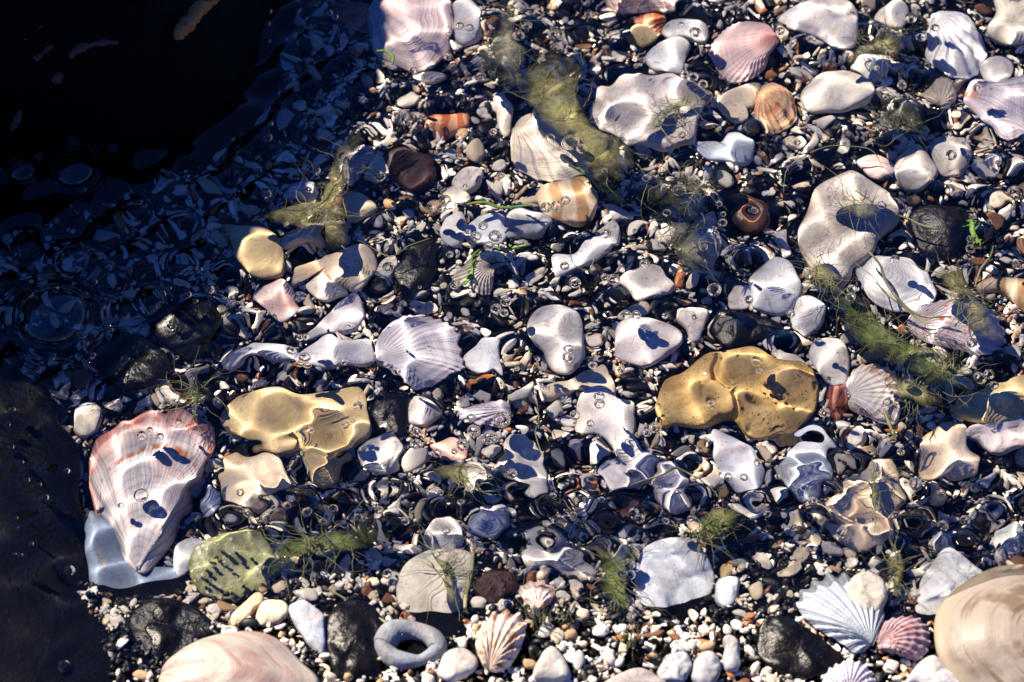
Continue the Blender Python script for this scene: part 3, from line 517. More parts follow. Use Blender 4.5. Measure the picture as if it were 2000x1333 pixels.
S('cream_stone', OC, 'crinkled cream white stone in the rippled water at the right', [(1622, 1002), (1640, 950), (1680, 915), (1738, 900), (1760, 950), (1742, 1000), (1748, 1046), (1692, 1070), (1640, 1050)], 8, (.66, .62, .54), M_CREAM, .09, .3, land='the crinkled cream stone')
S('cream_stone', OC, 'bright cream rock under ripples below the olive yellow stone', [(1798, 882), (1830, 842), (1880, 830), (1906, 870), (1916, 920), (1880, 932), (1832, 940), (1796, 926)], 8, (.70, .60, .44), M_CREAM, .08, .25, land='the bright cream rock')
S('crumpled_shell', 'shell', 'crumpled whitish shell mass at the right edge below the olive yellow stone', [(1885, 842), (1940, 828), (1990, 802), (2025, 810), (2025, 880), (1952, 882), (1912, 866)], 9, (.62, .56, .58), M_LUMPY, .15, .6)
S('white_stone', OC, 'white notched piece near the right edge above the huge tan shell', [(1938, 1042), (1958, 1032), (1975, 1020), (2002, 1038), (1986, 1070), (1955, 1076)], 5, (.60, .66, .66))
S('white_stone', OC, 'white lumpy stone in the ripples above the tapering pale stone', [(835, 1062), (848, 1012), (890, 1018), (902, 1060), (880, 1082)], 7, WHT, lump=.12)
S('grey_stone', OC, 'flat topped bluish stone below the tall wavy white stone', [(920, 1022), (935, 990), (975, 985), (992, 1010), (976, 1036), (926, 1036)], 6, (.5, .54, .62))
S('white_stone', OC, 'wavy white stone under the ripples left of the white slab', [(1275, 930), (1300, 905), (1335, 915), (1345, 960), (1330, 990), (1290, 975)], 6, LAV, lump=.12)
S('olive_stone', OC, 'small olive green oval stone left of the brown streaked scallop\'s algae', [(1684, 700), (1700, 686), (1722, 683), (1724, 698), (1700, 714), (1688, 711)], 4, mat=stone_mat('olive', (.33, .30, .12)))

# shells and stones with a shape of their own
def ringstone():
    P = [at(*p, .002) for p in [(748, 1262), (768, 1236), (805, 1232), (842, 1244), (855, 1268), (830, 1286), (806, 1292), (768, 1286), (748, 1262), (757, 1248)]]
    o = tube('ring_stone', [tuple(p) for p in P], lambda t: .0034 + .0008 * math.sin(t * 6.2832 + 1) + .0005 * math.sin(t * 6.2832 * 3), M_LUMPY, smooth_n=90, nseg=14); o.color = c4((.20, .22, .26))
    tag(o, 'whitish ring shaped stone with a hole full of gravel, near the bottom left of centre', 'stone'); HERO_PX.append(np.array([(745, 1250), (775, 1228), (830, 1235), (858, 1265), (845, 1297), (790, 1300), (755, 1280)], float)); LAND.append((800, 1262, 'the ring shaped stone'))
ringstone()
def arch():
    P = [at(*p, .003) for p in [(1915, 562), (1945, 556), (1980, 566), (2010, 590), (2030, 625)]]
    o = tube('arched_shell_piece', [tuple(p) for p in P], lambda t: .0016 + .0034 * math.sin(min(1, t * 1.3 + .15) * 1.6), M_TAN, smooth_n=40, nseg=12)
    tag(o, 'curved tan shell arch at the right edge over a dark hollow', 'shell'); LAND.append((1960, 575, 'the curved tan arch')); HERO_PX.append(np.array([(1912, 560), (1960, 548), (2020, 560), (2020, 625), (1975, 590), (1925, 580)], float))
arch()
def snail():
    """dark coiled snail shell seen from above: tapering spiral whorl"""
    c = at(1462, 418, .004); pts = []
    for i in range(90):
        t = i / 89; a = 1.2 + t * 4.4 * math.pi; r = .0078 * (t ** 1.3) + .0004
        pts.append((c.x + r * math.cos(a), c.y + r * math.sin(a), c.z + .0038 * (1 - t) - .001))
    root = empty('snail_shell', c, 'dark brown coiled snail shell with thin orange rings, upper right of centre', 'snail shell')
    tube('whorl', pts, lambda t: .0004 + .0034 * t ** 1.2, stone_mat('snail_brown', (.03, .015, .012), (.07, .03, .02), .6, 100, rough=.3), root, nseg=14)
    pr = [(x * 1 + 0, y, z + .0002 + .0036 * (i / 89) ** 1.2) for i, (x, y, z) in enumerate(pts)]
    tube('orange_ring', pr[36:], .00022, stone_mat('snail_orange', (.5, .2, .07)), root, nseg=6)
    LAND.append((1462, 418, 'the dark coiled snail shell')); HERO_PX.append(np.array([(1415, 380), (1510, 380), (1510, 460), (1415, 460)], float))
snail()

# ------------------------------------------------------------------ setting: bed of the shallows
def axis(lo, hi, step, far):
    a = list(np.arange(lo, hi + step / 2, step)); s = step; x = hi
    while x < far: s *= 1.35; x += s; a.append(x)
    s = step; x = lo
    while x > -far: s *= 1.35; x -= s; a.insert(0, x)
    return np.array(a)
def sheet(name, xs, ys, Z, mat):
    X, Y = np.meshgrid(xs, ys); n, m = len(xs), len(ys); Zv = Z(X, Y)
    me = bpy.data.meshes.new(name); V = np.stack([X, Y, Zv], -1).reshape(-1, 3)
    I, J = np.meshgrid(np.arange(n - 1), np.arange(m - 1)); q = (J * n + I).ravel(); F = np.stack([q, q + 1, q + n + 1, q + n], 1)
    me.vertices.add(len(V)); me.vertices.foreach_set('co', V.ravel()); me.loops.add(F.size); me.loops.foreach_set('vertex_index', F.ravel())
    me.polygons.add(len(F)); me.polygons.foreach_set('loop_start', np.arange(len(F)) * 4); me.polygons.foreach_set('use_smooth', np.ones(len(F), bool))
    me.update(calc_edges=True); me.validate(); me.materials.append(mat)
    return link(bpy.data.objects.new(name, me))
def sand_mat():
    T = NT('dark_sand'); v = objvec(T, False)
    a = T.noise(v, 900, 4, .7); b = T.noise(v, 240, 3)
    col = T.mix(T.ramp(a, .45, .75), (.002, .002, .0025, 1), (.010, .009, .008, 1)); T.l(col, T.p.inputs['Base Color']); T.p.inputs['Roughness'].default_value = .9; T.p.inputs['Specular IOR Level'].default_value = .05
    T.l(T.bump(T.math('ADD', a, b), .9, .002), T.p.inputs['Normal']); return T.m
bedo = sheet('ground', axis(-.26, .26, .004, 3.), axis(-.2, .24, .004, 3.), bed, sand_mat()); bedo['kind'] = 'structure'; recv(bedo)

# ------------------------------------------------------------------ the dark boulder that rises out of the water
SHORE = np.array([tuple(at(x, y, .0215))[:2] for x, y in [(620, -420), (565, -200), (535, 0), (508, 110), (470, 190), (380, 255), (240, 275), (80, 262), (-120, 280), (-400, 330), (-800, 420)]])
_E = np.array([tuple(at(x, y, .002))[:2] for x, y in [(780, -500), (725, -150), (685, 90), (575, 290), (450, 400), (375, 500), (300, 590), (190, 670), (0, 715), (-300, 800)]])
EDGE_B = _E[:, 0] * .6 + _E[:, 1] * .8; EDGE_A = _E[:, 0] * .8 - _E[:, 1] * .6
def rock_d(X, Y):
    P = np.stack([X, Y], -1); best = np.full(X.shape, 9.); side = np.zeros(X.shape)
    for a, b in zip(SHORE[:-1], SHORE[1:]):
        ab = b - a; t = np.clip(((P - a) @ ab) / (ab @ ab), 0, 1); q = a + t[..., None] * ab; d = np.linalg.norm(P - q, axis=-1)
        cr = ab[0] * (P[..., 1] - a[1]) - ab[1] * (P[..., 0] - a[0]); m = d < best; best = np.where(m, d, best); side = np.where(m, cr, side)
    return best * np.where(side < 0, 1, -1)      # + inside the rock
def rock_z(X, Y):
    d = rock_d(X, Y)
    # the top follows the sun's slope, as high as throws the photograph's line of shade
    bb = X * .6 + Y * .8; aa = X * .8 - Y * .6; o_ = np.argsort(EDGE_B); hm = math.tan(SUN_EL) * (np.interp(bb, EDGE_B[o_], EDGE_A[o_]) - aa)
    z = np.where(d > 0, np.clip(hm, .01, .25) * (1 - np.exp(-np.maximum(d, 0) / .011)), d * 2.4)
    fn = np.array([[noise.fractal(Vector((x * 38, y * 38, 2.)), .9, 2.1, 5) + 1.2 * abs(noise.noise(Vector((x * 22 + y * 14, (y - x * .35) * 60, 5.)))) for x, y in zip(r, s)] for r, s in zip(X, Y)])
    return z + fn * .0055 * np.clip(.25 + d / .03, .25, 1.6) - .002
def rock_mat():
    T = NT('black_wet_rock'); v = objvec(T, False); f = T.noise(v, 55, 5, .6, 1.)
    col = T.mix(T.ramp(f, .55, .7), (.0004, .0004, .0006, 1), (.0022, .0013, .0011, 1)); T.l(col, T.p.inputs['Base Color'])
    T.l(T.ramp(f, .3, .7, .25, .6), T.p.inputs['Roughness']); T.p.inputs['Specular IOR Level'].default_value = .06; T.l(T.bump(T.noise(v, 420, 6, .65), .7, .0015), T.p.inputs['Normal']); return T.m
MR = rock_mat()
RX = axis(-.40, -.02, .0016, .6); RX = RX[(RX < -.0)]; RY = axis(-.02, .30, .0016, .6); RY = RY[RY > -.08]
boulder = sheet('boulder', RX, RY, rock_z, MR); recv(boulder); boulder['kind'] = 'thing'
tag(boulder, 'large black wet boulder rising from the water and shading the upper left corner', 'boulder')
LAND.append((330, 150, 'the black boulder'))
def ridge(pts, r, col):
    P = []
    for x, y in pts:
        q = at(x, y, .0215)
        P.append((q.x, q.y, float(rock_z(np.array([[q.x]]), np.array([[q.y]]))[0, 0])))
    # slide towards the camera's line so the lit-coloured strip lies on the rock where the photograph shows it
    P2 = []
    for (x, y, z), (px, py) in zip(P, pts):
        d = ray(px, py); o = CAM.location; p = o.copy(); lo = .95
        for _ in range(110):
            lo += .004; p = o + d * lo
            if p.z < float(rock_z(np.array([[p.x]]), np.array([[p.y]]))[0, 0]): break
        P2.append((p.x, p.y, p.z + .0022))
    k = random.random() * 9
    return tube('lit_ridge_strip', P2, lambda t: r * (.35 + math.sin(math.pi * min(1, t * .9 + .08)) * (.8 + .5 * noise.noise(Vector((t * 14, k, 0))))), col, smooth_n=50, nseg=9)
MRB = stone_mat('orange_lit_ridge', (.50, .17, .045), (.25, .08, .03), .8, 300, bumpy=1.)  # strips coloured as sunlit ridges: the light is in their colour
MRP = stone_mat('dull_red_lit_ridge', (.12, .04, .04), (.05, .015, .015), .8, 300, bumpy=1.)
for pts, r, m, lb in (([(352, 84), (353, 70), (375, 45), (388, 25), (405, 18), (432, -4)], .0030, MRB, 'orange brown strip coloured as a sunlit ridge of the black boulder, top left'),
                      ([(50, 85), (58, 68), (85, 56)], .0018, MRP, 'short dull purple strip coloured as a lit ridge near the left edge of the boulder'),
                      ([(70, 125), (80, 112), (105, 95)], .0018, MRP, 'dull purple strip coloured as a lit ridge on the boulder below the short one'),
                      ([(135, 125), (150, 105), (185, 92), (232, 90)], .0016, MRP, 'long curving reddish strip coloured as a lit ridge in the middle of the boulder'),
                      ([(108, 172), (116, 155), (124, 146)], .0020, MRP, 'reddish strip coloured as a lit ridge beside two bright glints on the boulder'),
                      ([(24, 262), (34, 242), (42, 222)], .0014, MRP, 'small red strip coloured as a lit ridge low on the boulder at the left edge')):
    tag(ridge(pts, r, m), lb, 'crust', 'strips coloured as lit ridges on the black boulder')
def dark_mound(name, label, pts, h, lift, land=None, lump=.1):
    O = ground_outline(pts, 70, h * .3 + lift); V, F = pillow(O, h, NS[0] + 50, lump, .7, .25); NS[0] += 1
    o = build(name, V, F, MR, loc=V.mean(0)); tag(o, label, 'boulder'); HERO_PX.append(np.array(pts, float))
    if land: LAND.append((max(60, np.mean([p[0] for p in pts])), np.mean([p[1] for p in pts]), land))
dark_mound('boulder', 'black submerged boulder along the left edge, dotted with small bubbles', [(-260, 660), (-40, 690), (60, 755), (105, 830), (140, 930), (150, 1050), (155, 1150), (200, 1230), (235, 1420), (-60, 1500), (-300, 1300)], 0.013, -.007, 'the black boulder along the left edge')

# ------------------------------------------------------------------ loose gravel
def ico(sub):
    import bmesh
    bm = bmesh.new(); bmesh.ops.create_icosphere(bm, subdivisions=sub, radius=1.); V = np.array([v.co[:] for v in bm.verts]); F = np.array([[v.index for v in f.verts] for f in bm.faces]); bm.free(); return V, F
def inpoly_any(px, py, polys, grow=0.):
    for P in polys:
        if px < P[:, 0].min() - 5 or px > P[:, 0].max() + 5 or py < P[:, 1].min() - 5 or py > P[:, 1].max() + 5: continue
        Q = P if not grow else P.mean(0) + (P - P.mean(0)) * (1 + grow)
        if inside(px, py, Q): return True
    return False
MASK = np.zeros((300, 440), bool)    # 5-pixel cells, from (-100, -80)
yy, xx = np.mgrid[0:300, 0:440]; GX = xx * 5 - 100 + 2.5; GY = yy * 5 - 80 + 2.5
def poly_mask(P):
    m = np.zeros(GX.shape, bool); x, y = P[:, 0], P[:, 1]; x2, y2 = np.roll(x, -1), np.roll(y, -1)
    for a, b, c, d in zip(x, y, x2, y2):
        if b == d: continue
        m ^= ((b > GY) != (d > GY)) & (GX < (c - a) * (GY - b) / (d - b) + a)
    return m
for P in HERO_PX: MASK |= poly_mask(P)
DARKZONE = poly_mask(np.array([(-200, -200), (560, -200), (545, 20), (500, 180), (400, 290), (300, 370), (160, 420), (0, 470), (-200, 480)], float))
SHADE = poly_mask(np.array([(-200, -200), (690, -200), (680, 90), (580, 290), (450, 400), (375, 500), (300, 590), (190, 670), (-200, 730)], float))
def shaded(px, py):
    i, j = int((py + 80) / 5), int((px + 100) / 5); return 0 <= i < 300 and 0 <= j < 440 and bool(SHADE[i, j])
def masked(px, py):
    i, j = int((py + 80) / 5), int((px + 100) / 5); return 0 <= i < 300 and 0 <= j < 440 and bool(MASK[i, j])
def darkz(px, py):
    i, j = int((py + 80) / 5), int((px + 100) / 5); return 0 <= i < 300 and 0 <= j < 440 and bool(DARKZONE[i, j])
TONES = [('white', (.80, .76, .70), 54), ('bluish grey', (.48, .50, .55), 6), ('cream', (.74, .63, .48), 22), ('grey', (.32, .31, .31), 3), ('tan', (.50, .34, .19), 6), ('brown', (.20, .09, .045), 6), ('rust orange', (.42, .16, .05), 3), ('black', (.004, .004, .005), 22)]
tw = np.array([t[2] for t in TONES], float); tw /= tw.sum()
V1, F1 = ico(2); nv = len(V1)
CH = []
for q in range(30):
    D = V1 * (1, rng.uniform(.5, .95), rng.uniform(.28, .6))
    for _ in range(3 + q % 5):
        w = rng.normal(0, 1, 3) * (1, 1, .5); w /= np.linalg.norm(w); e_ = D @ w - rng.uniform(.35, .65) * (abs(w) @ np.array([1, .75, .4])); D = D - np.outer(np.maximum(e_, 0), w) * .97
    CH.append(D)
def rotm(rx, ry, rz):
    cx, sx_, cy, sy, cz, sz = math.cos(rx), math.sin(rx), math.cos(ry), math.sin(ry), math.cos(rz), math.sin(rz)
    return np.array([[cz * cy, cz * sy * sx_ - sz * cx, cz * sy * cx + sz * sx_], [sz * cy, sz * sy * sx_ + cz * cx, sz * sy * cx - cz * sx_], [-sy, cy * sx_, cy * cx]])
vs, fs, cs = [], [], []
cnt = 0
clump = lambda x, y: min(noise.noise(Vector((x * 55, y * 55, 3.))) + .05, noise.noise(Vector((x * 95, y * 95, 8.))) + .10)
for k in range(52000):
    X = rng.uniform(-.235, .235); Y = rng.uniform(-.185, .235)
    # where the bit shows in the photograph (flat approximation) - none under the big stones or on the black ground
    dz = bed(X, Y); p = Vector((X, Y, float(dz))) - CAM.location; c = _R.transposed() @ p; px = 1000 + c.x / -c.z / .18 * 1000; py = 666.5 - c.y / -c.z / .18 * 1000 - (14 if dz < -.01 else 0)
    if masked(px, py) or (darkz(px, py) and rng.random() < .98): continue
    s = .00112 * math.exp(rng.normal(0, .45)); s = min(s, .0028)
    cl = clump(X, Y)
    t = rng.choice(len(TONES), p=tw)
    if cl < -.11 and rng.random() < .85: t = 7
    if shaded(px, py) and t in (0, 2) and rng.random() < .75: t = 7 if rng.random() < .7 else 1  # shade put into the colour: pale bits turned black and bluish grey
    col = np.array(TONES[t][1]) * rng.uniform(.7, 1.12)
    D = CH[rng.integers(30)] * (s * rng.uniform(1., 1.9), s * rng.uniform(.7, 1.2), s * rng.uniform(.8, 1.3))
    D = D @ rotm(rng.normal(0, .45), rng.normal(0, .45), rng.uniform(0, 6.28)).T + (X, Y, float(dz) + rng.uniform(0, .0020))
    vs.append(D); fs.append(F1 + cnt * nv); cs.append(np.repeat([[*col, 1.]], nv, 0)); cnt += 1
vs = np.concatenate(vs); fs = np.concatenate(fs); cs = np.concatenate(cs)
me = bpy.data.meshes.new('gravel'); me.vertices.add(len(vs)); me.vertices.foreach_set('co', vs.ravel()); me.loops.add(fs.size); me.loops.foreach_set('vertex_index', fs.ravel().astype(np.int32))
me.polygons.add(len(fs)); me.polygons.foreach_set('loop_start', np.arange(len(fs)) * 3); me.polygons.foreach_set('use_smooth', np.repeat(rng.random(len(fs) // len(F1)) < .45, len(F1))); me.update(calc_edges=True)
ca = me.color_attributes.new('tone', 'FLOAT_COLOR', 'POINT'); ca.data.foreach_set('color', cs.ravel())
TG = NT('gravel_bits'); at_ = TG.n('ShaderNodeAttribute'); at_.attribute_name = 'tone'; vg = objvec(TG, False)
TG.l(TG.mix(TG.ramp(TG.noise(vg, 900, 3), .35, .7), at_.outputs[0], TG.mix(1., at_.outputs[0], (.6, .55, .5, 1), 'MULTIPLY')), TG.p.inputs['Base Color']); TG.p.inputs['Roughness'].default_value = .5; TG.p.inputs['Specular IOR Level'].default_value = .3
me.materials.append(TG.m); g = recv(link(bpy.data.objects.new('gravel', me))); g['kind'] = 'stuff'; g['label'] = 'fine shell and stone gravel covering the bed between the larger stones'

# countable pebbles and shell chips, each its own object
def where(px, py, word='the'):
    best = min(LAND, key=lambda l: (l[0] - px) ** 2 + (l[1] - py) ** 2)
    dx, dy = px - best[0], py - best[1]; d = math.hypot(dx, dy)
    if abs(dx) > 2.2 * abs(dy): w = 'right of' if dx > 0 else 'left of'
    elif abs(dy) > 2.2 * abs(dx): w = 'below' if dy > 0 else 'above'
    else: w = ('down' if dy > 0 else 'up') + ' and ' + ('right' if dx > 0 else 'left') + ' from'
    if d < 34: w = 'on'
    return w, best[2], d
ORD = ['nearest', 'second nearest', 'third nearest', 'fourth nearest', 'fifth nearest', 'sixth nearest', 'seventh nearest', 'eighth nearest', 'ninth nearest']
def label_all(items, what):
    """items: (object, px, py, description) -> a label of its own for each, by look, then by neighbour, then by rank"""
    g = {}
    for o, px, py, desc in items:
        w, l, d = where(px, py); g.setdefault((desc, w, l), []).append((d, o))
    for (desc, w, l), v in g.items():
        v.sort(key=lambda q: q[0])
        for i, (d, o) in enumerate(v):
            rank = '' if len(v) == 1 else ', ' + ORD[min(i, 8)]
            t = f'{desc} {w} {l}' + rank
            if len(t.split()) > 16: t = t.replace('medium sized', 'mid').replace(' and ', ' ', 1) if 'medium' in t else t.replace(' the ', ' ', 1)
            o['label'] = t
V2, F2 = ico(3)
def chunk(kind, seed):
    """unit piece of gravel: 0 rounded pebble, 1 flat angular chip, 2 bent shell splinter"""
    V = V2.copy(); sv = Vector((seed * 5.3, seed, 1.))
    if kind == 0: sc = (1, random.uniform(.6, .9), random.uniform(.4, .6)); amp, fr = .13, 1.2
    elif kind == 1: sc = (1, random.uniform(.55, .9), .24); amp, fr = .3, 1.5
    else: sc = (1, random.uniform(.3, .42), .2); amp, fr = .16, 1.4
    for i in range(len(V)):
        n = noise.noise(Vector(V[i]) * fr + sv); V[i] *= 1 + amp * 2 * n
    if kind == 1:
        for _ in range(5):   # broken straight edges
            a = random.uniform(0, 6.28); d = random.uniform(.5, .8); nrm = np.array([math.cos(a), math.sin(a), 0]); e = V @ nrm - d; V -= np.outer(np.maximum(e, 0), nrm) * .93
    V *= sc
    if kind == 2: V[:, 1] += .28 * V[:, 0] ** 2; V[:, 2] += .1 * (1 - V[:, 0] ** 2)
    if kind == 1: V[:, 2] += .14 * (1 - V[:, 0] ** 2)
    return V
meshes = {0: [], 1: [], 2: []}
for kd in (0, 1, 2):
    for q in range(14):
        m = bpy.data.meshes.new(('pebble', 'shell_chip', 'shell_splinter')[kd]); m.from_pydata(chunk(kd, q + kd * 20).tolist(), [], F2.tolist()); m.polygons.foreach_set('use_smooth', [True] * len(m.polygons)); m.materials.append(M_STONE); meshes[kd].append(m)
placed = []; items = {0: [], 1: [], 2: []}
KIND = (('pebble', 'pebble', 'loose pebbles among the gravel'), ('shell_chip', 'shell chip', 'broken shell chips among the gravel'), ('shell_splinter', 'shell splinter', 'narrow shell splinters among the gravel'))
LIM = (265, 265, 150)
tries = 0
while tries < 60000 and any(len(items[k]) < LIM[k] for k in items):
    tries += 1; px, py = rng.uniform(-20, 2020), rng.uniform(-20, 1350)
    frac = min(1, sum(len(items[k]) for k in items) / 560)
    r = (25 - 15 * frac ** .7) * rng.uniform(.75, 1.15)
    if darkz(px, py) or (px < 150 and py > 640): continue
    if masked(px, py): continue
    bad = any(masked(px + r * .85 * math.cos(a), py + r * .7 * math.sin(a)) for a in np.linspace(0, 6.28, 8)) or any((px - a) ** 2 + (py - b) ** 2 < ((r + c) * .78) ** 2 for a, b, c in placed)
    if bad: continue
    if py > 700 and 780 > px > 640 and rng.random() < .3: continue
    kd = int(rng.choice(3, p=(.34, .44, .22)))
    if len(items[kd]) >= LIM[kd]: continue
    placed.append((px, py, r)); nm, cat, grp = KIND[kd]
    tone = int(rng.choice(7, p=np.array([48, 10, 24, 4, 7, 4, 3]) / 100.)); col = np.array(TONES[tone][1]) * rng.uniform(.85, 1.08)
    o = link(bpy.data.objects.new(nm, meshes[kd][rng.integers(14)])); recv(o)
    s = r * PX * (1.05 if kd else .95) * (1.25 if kd == 2 else 1)
    flat = .5 * s * (.5 if kd == 0 else .3); p = at(px, py, flat + .0012)
    o.location = p; o.scale = (s, s, s); o.rotation_euler = (rng.normal(0, .18), rng.normal(0, .18), rng.uniform(0, 6.28)); o.color = c4(col)
    size = 'large' if r > 21 else 'medium sized' if r > 15 else 'small'
    shape = ('pebble', 'shell chip', 'narrow shell splinter')[kd]
    tag(o, '', cat, grp); items[kd].append((o, px, py, f'{size} {TONES[tone][0]} {shape}'))
for k in items: label_all(items[k], KIND[k][0])
for a, b, c in placed: MASK |= (GX - a) ** 2 + (GY - b) ** 2 < (c * .8) ** 2

# ------------------------------------------------------------------ bubbles: (x, y, radius) in photograph pixels
BUB = '''898 48 9,917 53 9,876 63 5,874 105 8,808 131 7,785 163 6,940 147 9,794 233 12,826 225 6,521 265 10,527 240 6,518 374 12,703 246 6,671 303 9,620 331 6,602 367 6,741 340 11,869 385 13,842 400 9,863 405 9,962 257 6,978 340 7,944 438 9,909 362 4,640 20 9,652 27 7,897 303 6,
1013 65 14,1030 48 10,1087 60 20,1084 88 8,1150 22 9,1330 45 5,1358 60 13,1337 138 9,1354 147 11,1373 162 8,1075 267 8,1115 272 20,1136 288 10,1333 262 7,1327 366 16,1303 411 7,1264 343 8,1067 402 12,1087 398 11,1104 387 9,1404 396 6,1412 430 8,1413 416 5,1474 404 7,
1525 60 8,1584 75 10,1692 10 9,1780 28 13,1828 50 9,1800 68 12,1712 134 5,1762 162 9,1733 187 7,1911 169 10,1853 258 6,1858 303 10,1557 278 6,1723 397 9,1985 372 18,1935 428 5,1820 345 4,
107 562 8,130 563 6,163 572 7,181 547 8,62 577 6,314 571 9,364 571 9,408 560 10,380 522 4,390 522 4,381 588 5,155 655 8,165 668 7,276 848 7,312 848 6,292 838 5,350 822 5,
930 456 12,967 457 14,955 476 10,914 448 5,758 517 13,878 495 6,889 551 10,969 601 10,988 588 12,984 611 7,586 655 6,598 655 6,568 678 9,595 693 11,586 710 6,600 712 7,672 705 6,838 678 5,775 724 6,700 790 8,674 828 7,689 820 4,605 838 7,920 813 9,925 840 13,957 850 16,980 810 18,815 842 9,812 865 11,903 865 11,852 883 8,887 881 5,
1184 450 10,1103 515 8,1123 550 12,1182 537 7,1199 540 14,1260 514 10,1398 452 6,1330 510 5,1395 563 15,1463 583 7,1222 610 9,1243 610 9,1299 618 5,1356 620 5,1111 675 11,1109 696 12,1158 712 7,1478 703 12,1483 724 6,1360 475 7,1374 483 7,1170 777 8,1171 793 8,1153 825 6,1123 812 8,1280 833 11,1264 844 7,1213 722 6,1390 785 9,
1749 502 8,1896 482 8,1895 467 6,1987 513 8,1664 562 8,1545 610 7,1875 570 12,1662 577 8,1900 663 10,1914 735 13,1932 728 8,1943 746 9,1775 748 8,1735 783 8,1612 801 10,
275 963 15,236 985 5,87 968 6,135 1112 8,125 1298 13,280 1312 7,27 1082 4,39 1083 4,130 920 5,103 150 4,103 159 4,328 69 4,
872 1033 6,757 1118 8,687 1197 6,955 930 5,1000 918 9,993 1180 8,1228 1102 12,1214 1119 9,1231 1122 9,1240 1108 8,1200 1178 7,1423 925 7,1454 928 6,1324 960 6,1130 1217 5,1250 1010 9,1238 1000 8,
1590 972 9,1645 1040 10,1750 1002 7,1843 1018 10,1887 1010 10,1790 937 13,62 353 6,158 365 8,268 395 9,253 395 6,280 402 6,523 5 6,520 46 8,523 80 5,524 22 8,40 900 5,52 938 5,76 945 4,20 870 6,30 1010 4,60 1060 4,22 800 7,15 830 5,700 1010 7,650 990 8,600 1000 8,560 985 7,520 1010 8,480 1000 7,740 985 7,790 1012 7,470 965 6,630 1020 6,
396 1076 3,410 1068 3,425 1062 3,436 1070 3,420 1080 3,405 1090 3,392 1098 3,430 1086 3,384 1112 3,400 1108 3,448 1064 3,415 1100 3,440 1098 3,398 1122 3,388 1128 3,455 1078 3,470 1068 3,412 1130 3,500 1120 3,480 1135 3,460 1125 3,440 1140 3,515 1105 3,
100 690 7,85 610 5,60 520 5,200 600 5,215 640 5,240 620 4,190 500 6,180 690 6,300 600 5,230 560 4,330 560 4,345 700 4,375 740 4,760 640 3,820 560 3,1050 700 4,1010 720 4,1480 900 6,1520 930 5,1700 880 5,1760 880 6,1840 700 4,1600 660 4,1420 500 4,1240 450 4,1000 380 4,950 330 4,1180 330 4,1490 300 4,1650 280 4,1950 320 5,1900 420 5,680 640 4,1350 1010 6,1400 985 5,1500 1000 6,1550 1030 6,900 980 6,860 960 5,1080 960 6,1120 1000 6,1175 970 6,1300 1015 6,1700 1010 6,1840 960 6'''
B = [tuple(map(float, b.split())) for b in BUB.replace('\n', '').split(',') if b.strip()]
def surf_pt(px, py):
    d = ray(px, py); o = CAM.location; t = -o.z / d.z; return o.x + d.x * t, o.y + d.y * t
BB = []
for px, py, r in B:
    x, y = surf_pt(px, py)
    BB.append((x, y, r * PX * (1.28 if r < 9 else 1.12 if r < 12 else .98), px, py))
DOMES = [(105, 620, 70), (145, 512, 33), (145, 335, 42), (44, 333, 30)]
DD = []
for px, py, r in DOMES:
    x, y = surf_pt(px, py); DD.append((x, y, r * PX, px, py))

# ------------------------------------------------------------------ the water surface: calm swell, a belt of short ripples, bulges over bubbles
wr = np.random.default_rng(11)
def train(lams, n, slope, spread=math.pi, th0=0.):
    out = []
    for i in range(n):
        lam = wr.choice(lams) * wr.uniform(.8, 1.25); k = 2 * math.pi / lam; th = th0 + wr.uniform(-spread, spread)
        out.append((k * math.cos(th), k * math.sin(th), slope / k / math.sqrt(n) * 1.4, wr.uniform(0, 6.28)))
    return out
W1 = train([.06, .045], 9, .06); W2 = train([.0165, .022], 14, .20); W3 = train([.012], 12, .02)
R1 = train([.011, .0145], 14, .46); R2 = train([.009], 10, .18, .5, math.pi / 2)
def waves(X, Y):
    def s(W): return sum(a * np.sin(kx * X + ky * Y + p) for kx, ky, a, p in W)
    wob = .006 * np.sin(X * 42 + 1) + .004 * np.sin(X * 95)
    Yw = Y + wob
    belt = sm(-.098, -.084, Yw) * (1 - sm(-.058, -.040, Yw)) * sm(-.14, -.10, X) * (.75 + .25 * np.sin(X * 60))
    left = np.exp(-(((X + .165) / .05) ** 2 + ((Y + .0) / .05) ** 2))
    front = sm(-.11, -.095, Yw)
    damp = 1 - sm(.5, 1.2, np.hypot(X, Y))
    H = s(W1) + (s(W2) + s(W3)) * (.4 + .6 * front) + s(R1) * (belt + .35 * left) + s(R2) * (belt * .9)
    return H * damp
def water_z(X, Y):
    H = waves(X, Y); out = H.copy()
    for x, y, r, *_ in BB:
        w = 2.6 * r; i = (abs(X - x) < w * 1.6) & (abs(Y - y) < w * 1.6)
        if i.any():
            d2 = ((X[i] - x) ** 2 + (Y[i] - y) ** 2) / r ** 2; out[i] += r * .03 * np.exp(-d2 / .9)
    for x, y, r, *_ in DD:
        d = np.sqrt((X - x) ** 2 + (Y - y) ** 2) / r
        out += r * (.17 * np.exp(-((d - 1.05) / .10) ** 2) - .05 * np.exp(-(d / .8) ** 4) + .026 * np.cos((d - 1) * 26) * np.exp(-((d - 1.1) / .5) ** 2) * (d > .9) * np.minimum(1, np.maximum(0, d - .9) * 6))
    return out
TW = NT('water'); gl = TW.n('ShaderNodeBsdfGlass', IOR=1.333, Roughness=0.); gl.inputs['Color'].default_value = (1, 1, 1, 1); TW.l(gl.outputs[0], TW.out.inputs[0])
water = sheet('water', axis(-.24, .24, .00058, 2.5), axis(-.15, .22, .00058, 2.5), water_z, TW.m)
water['kind'] = 'structure'; water.cycles.is_caustics_caster = True

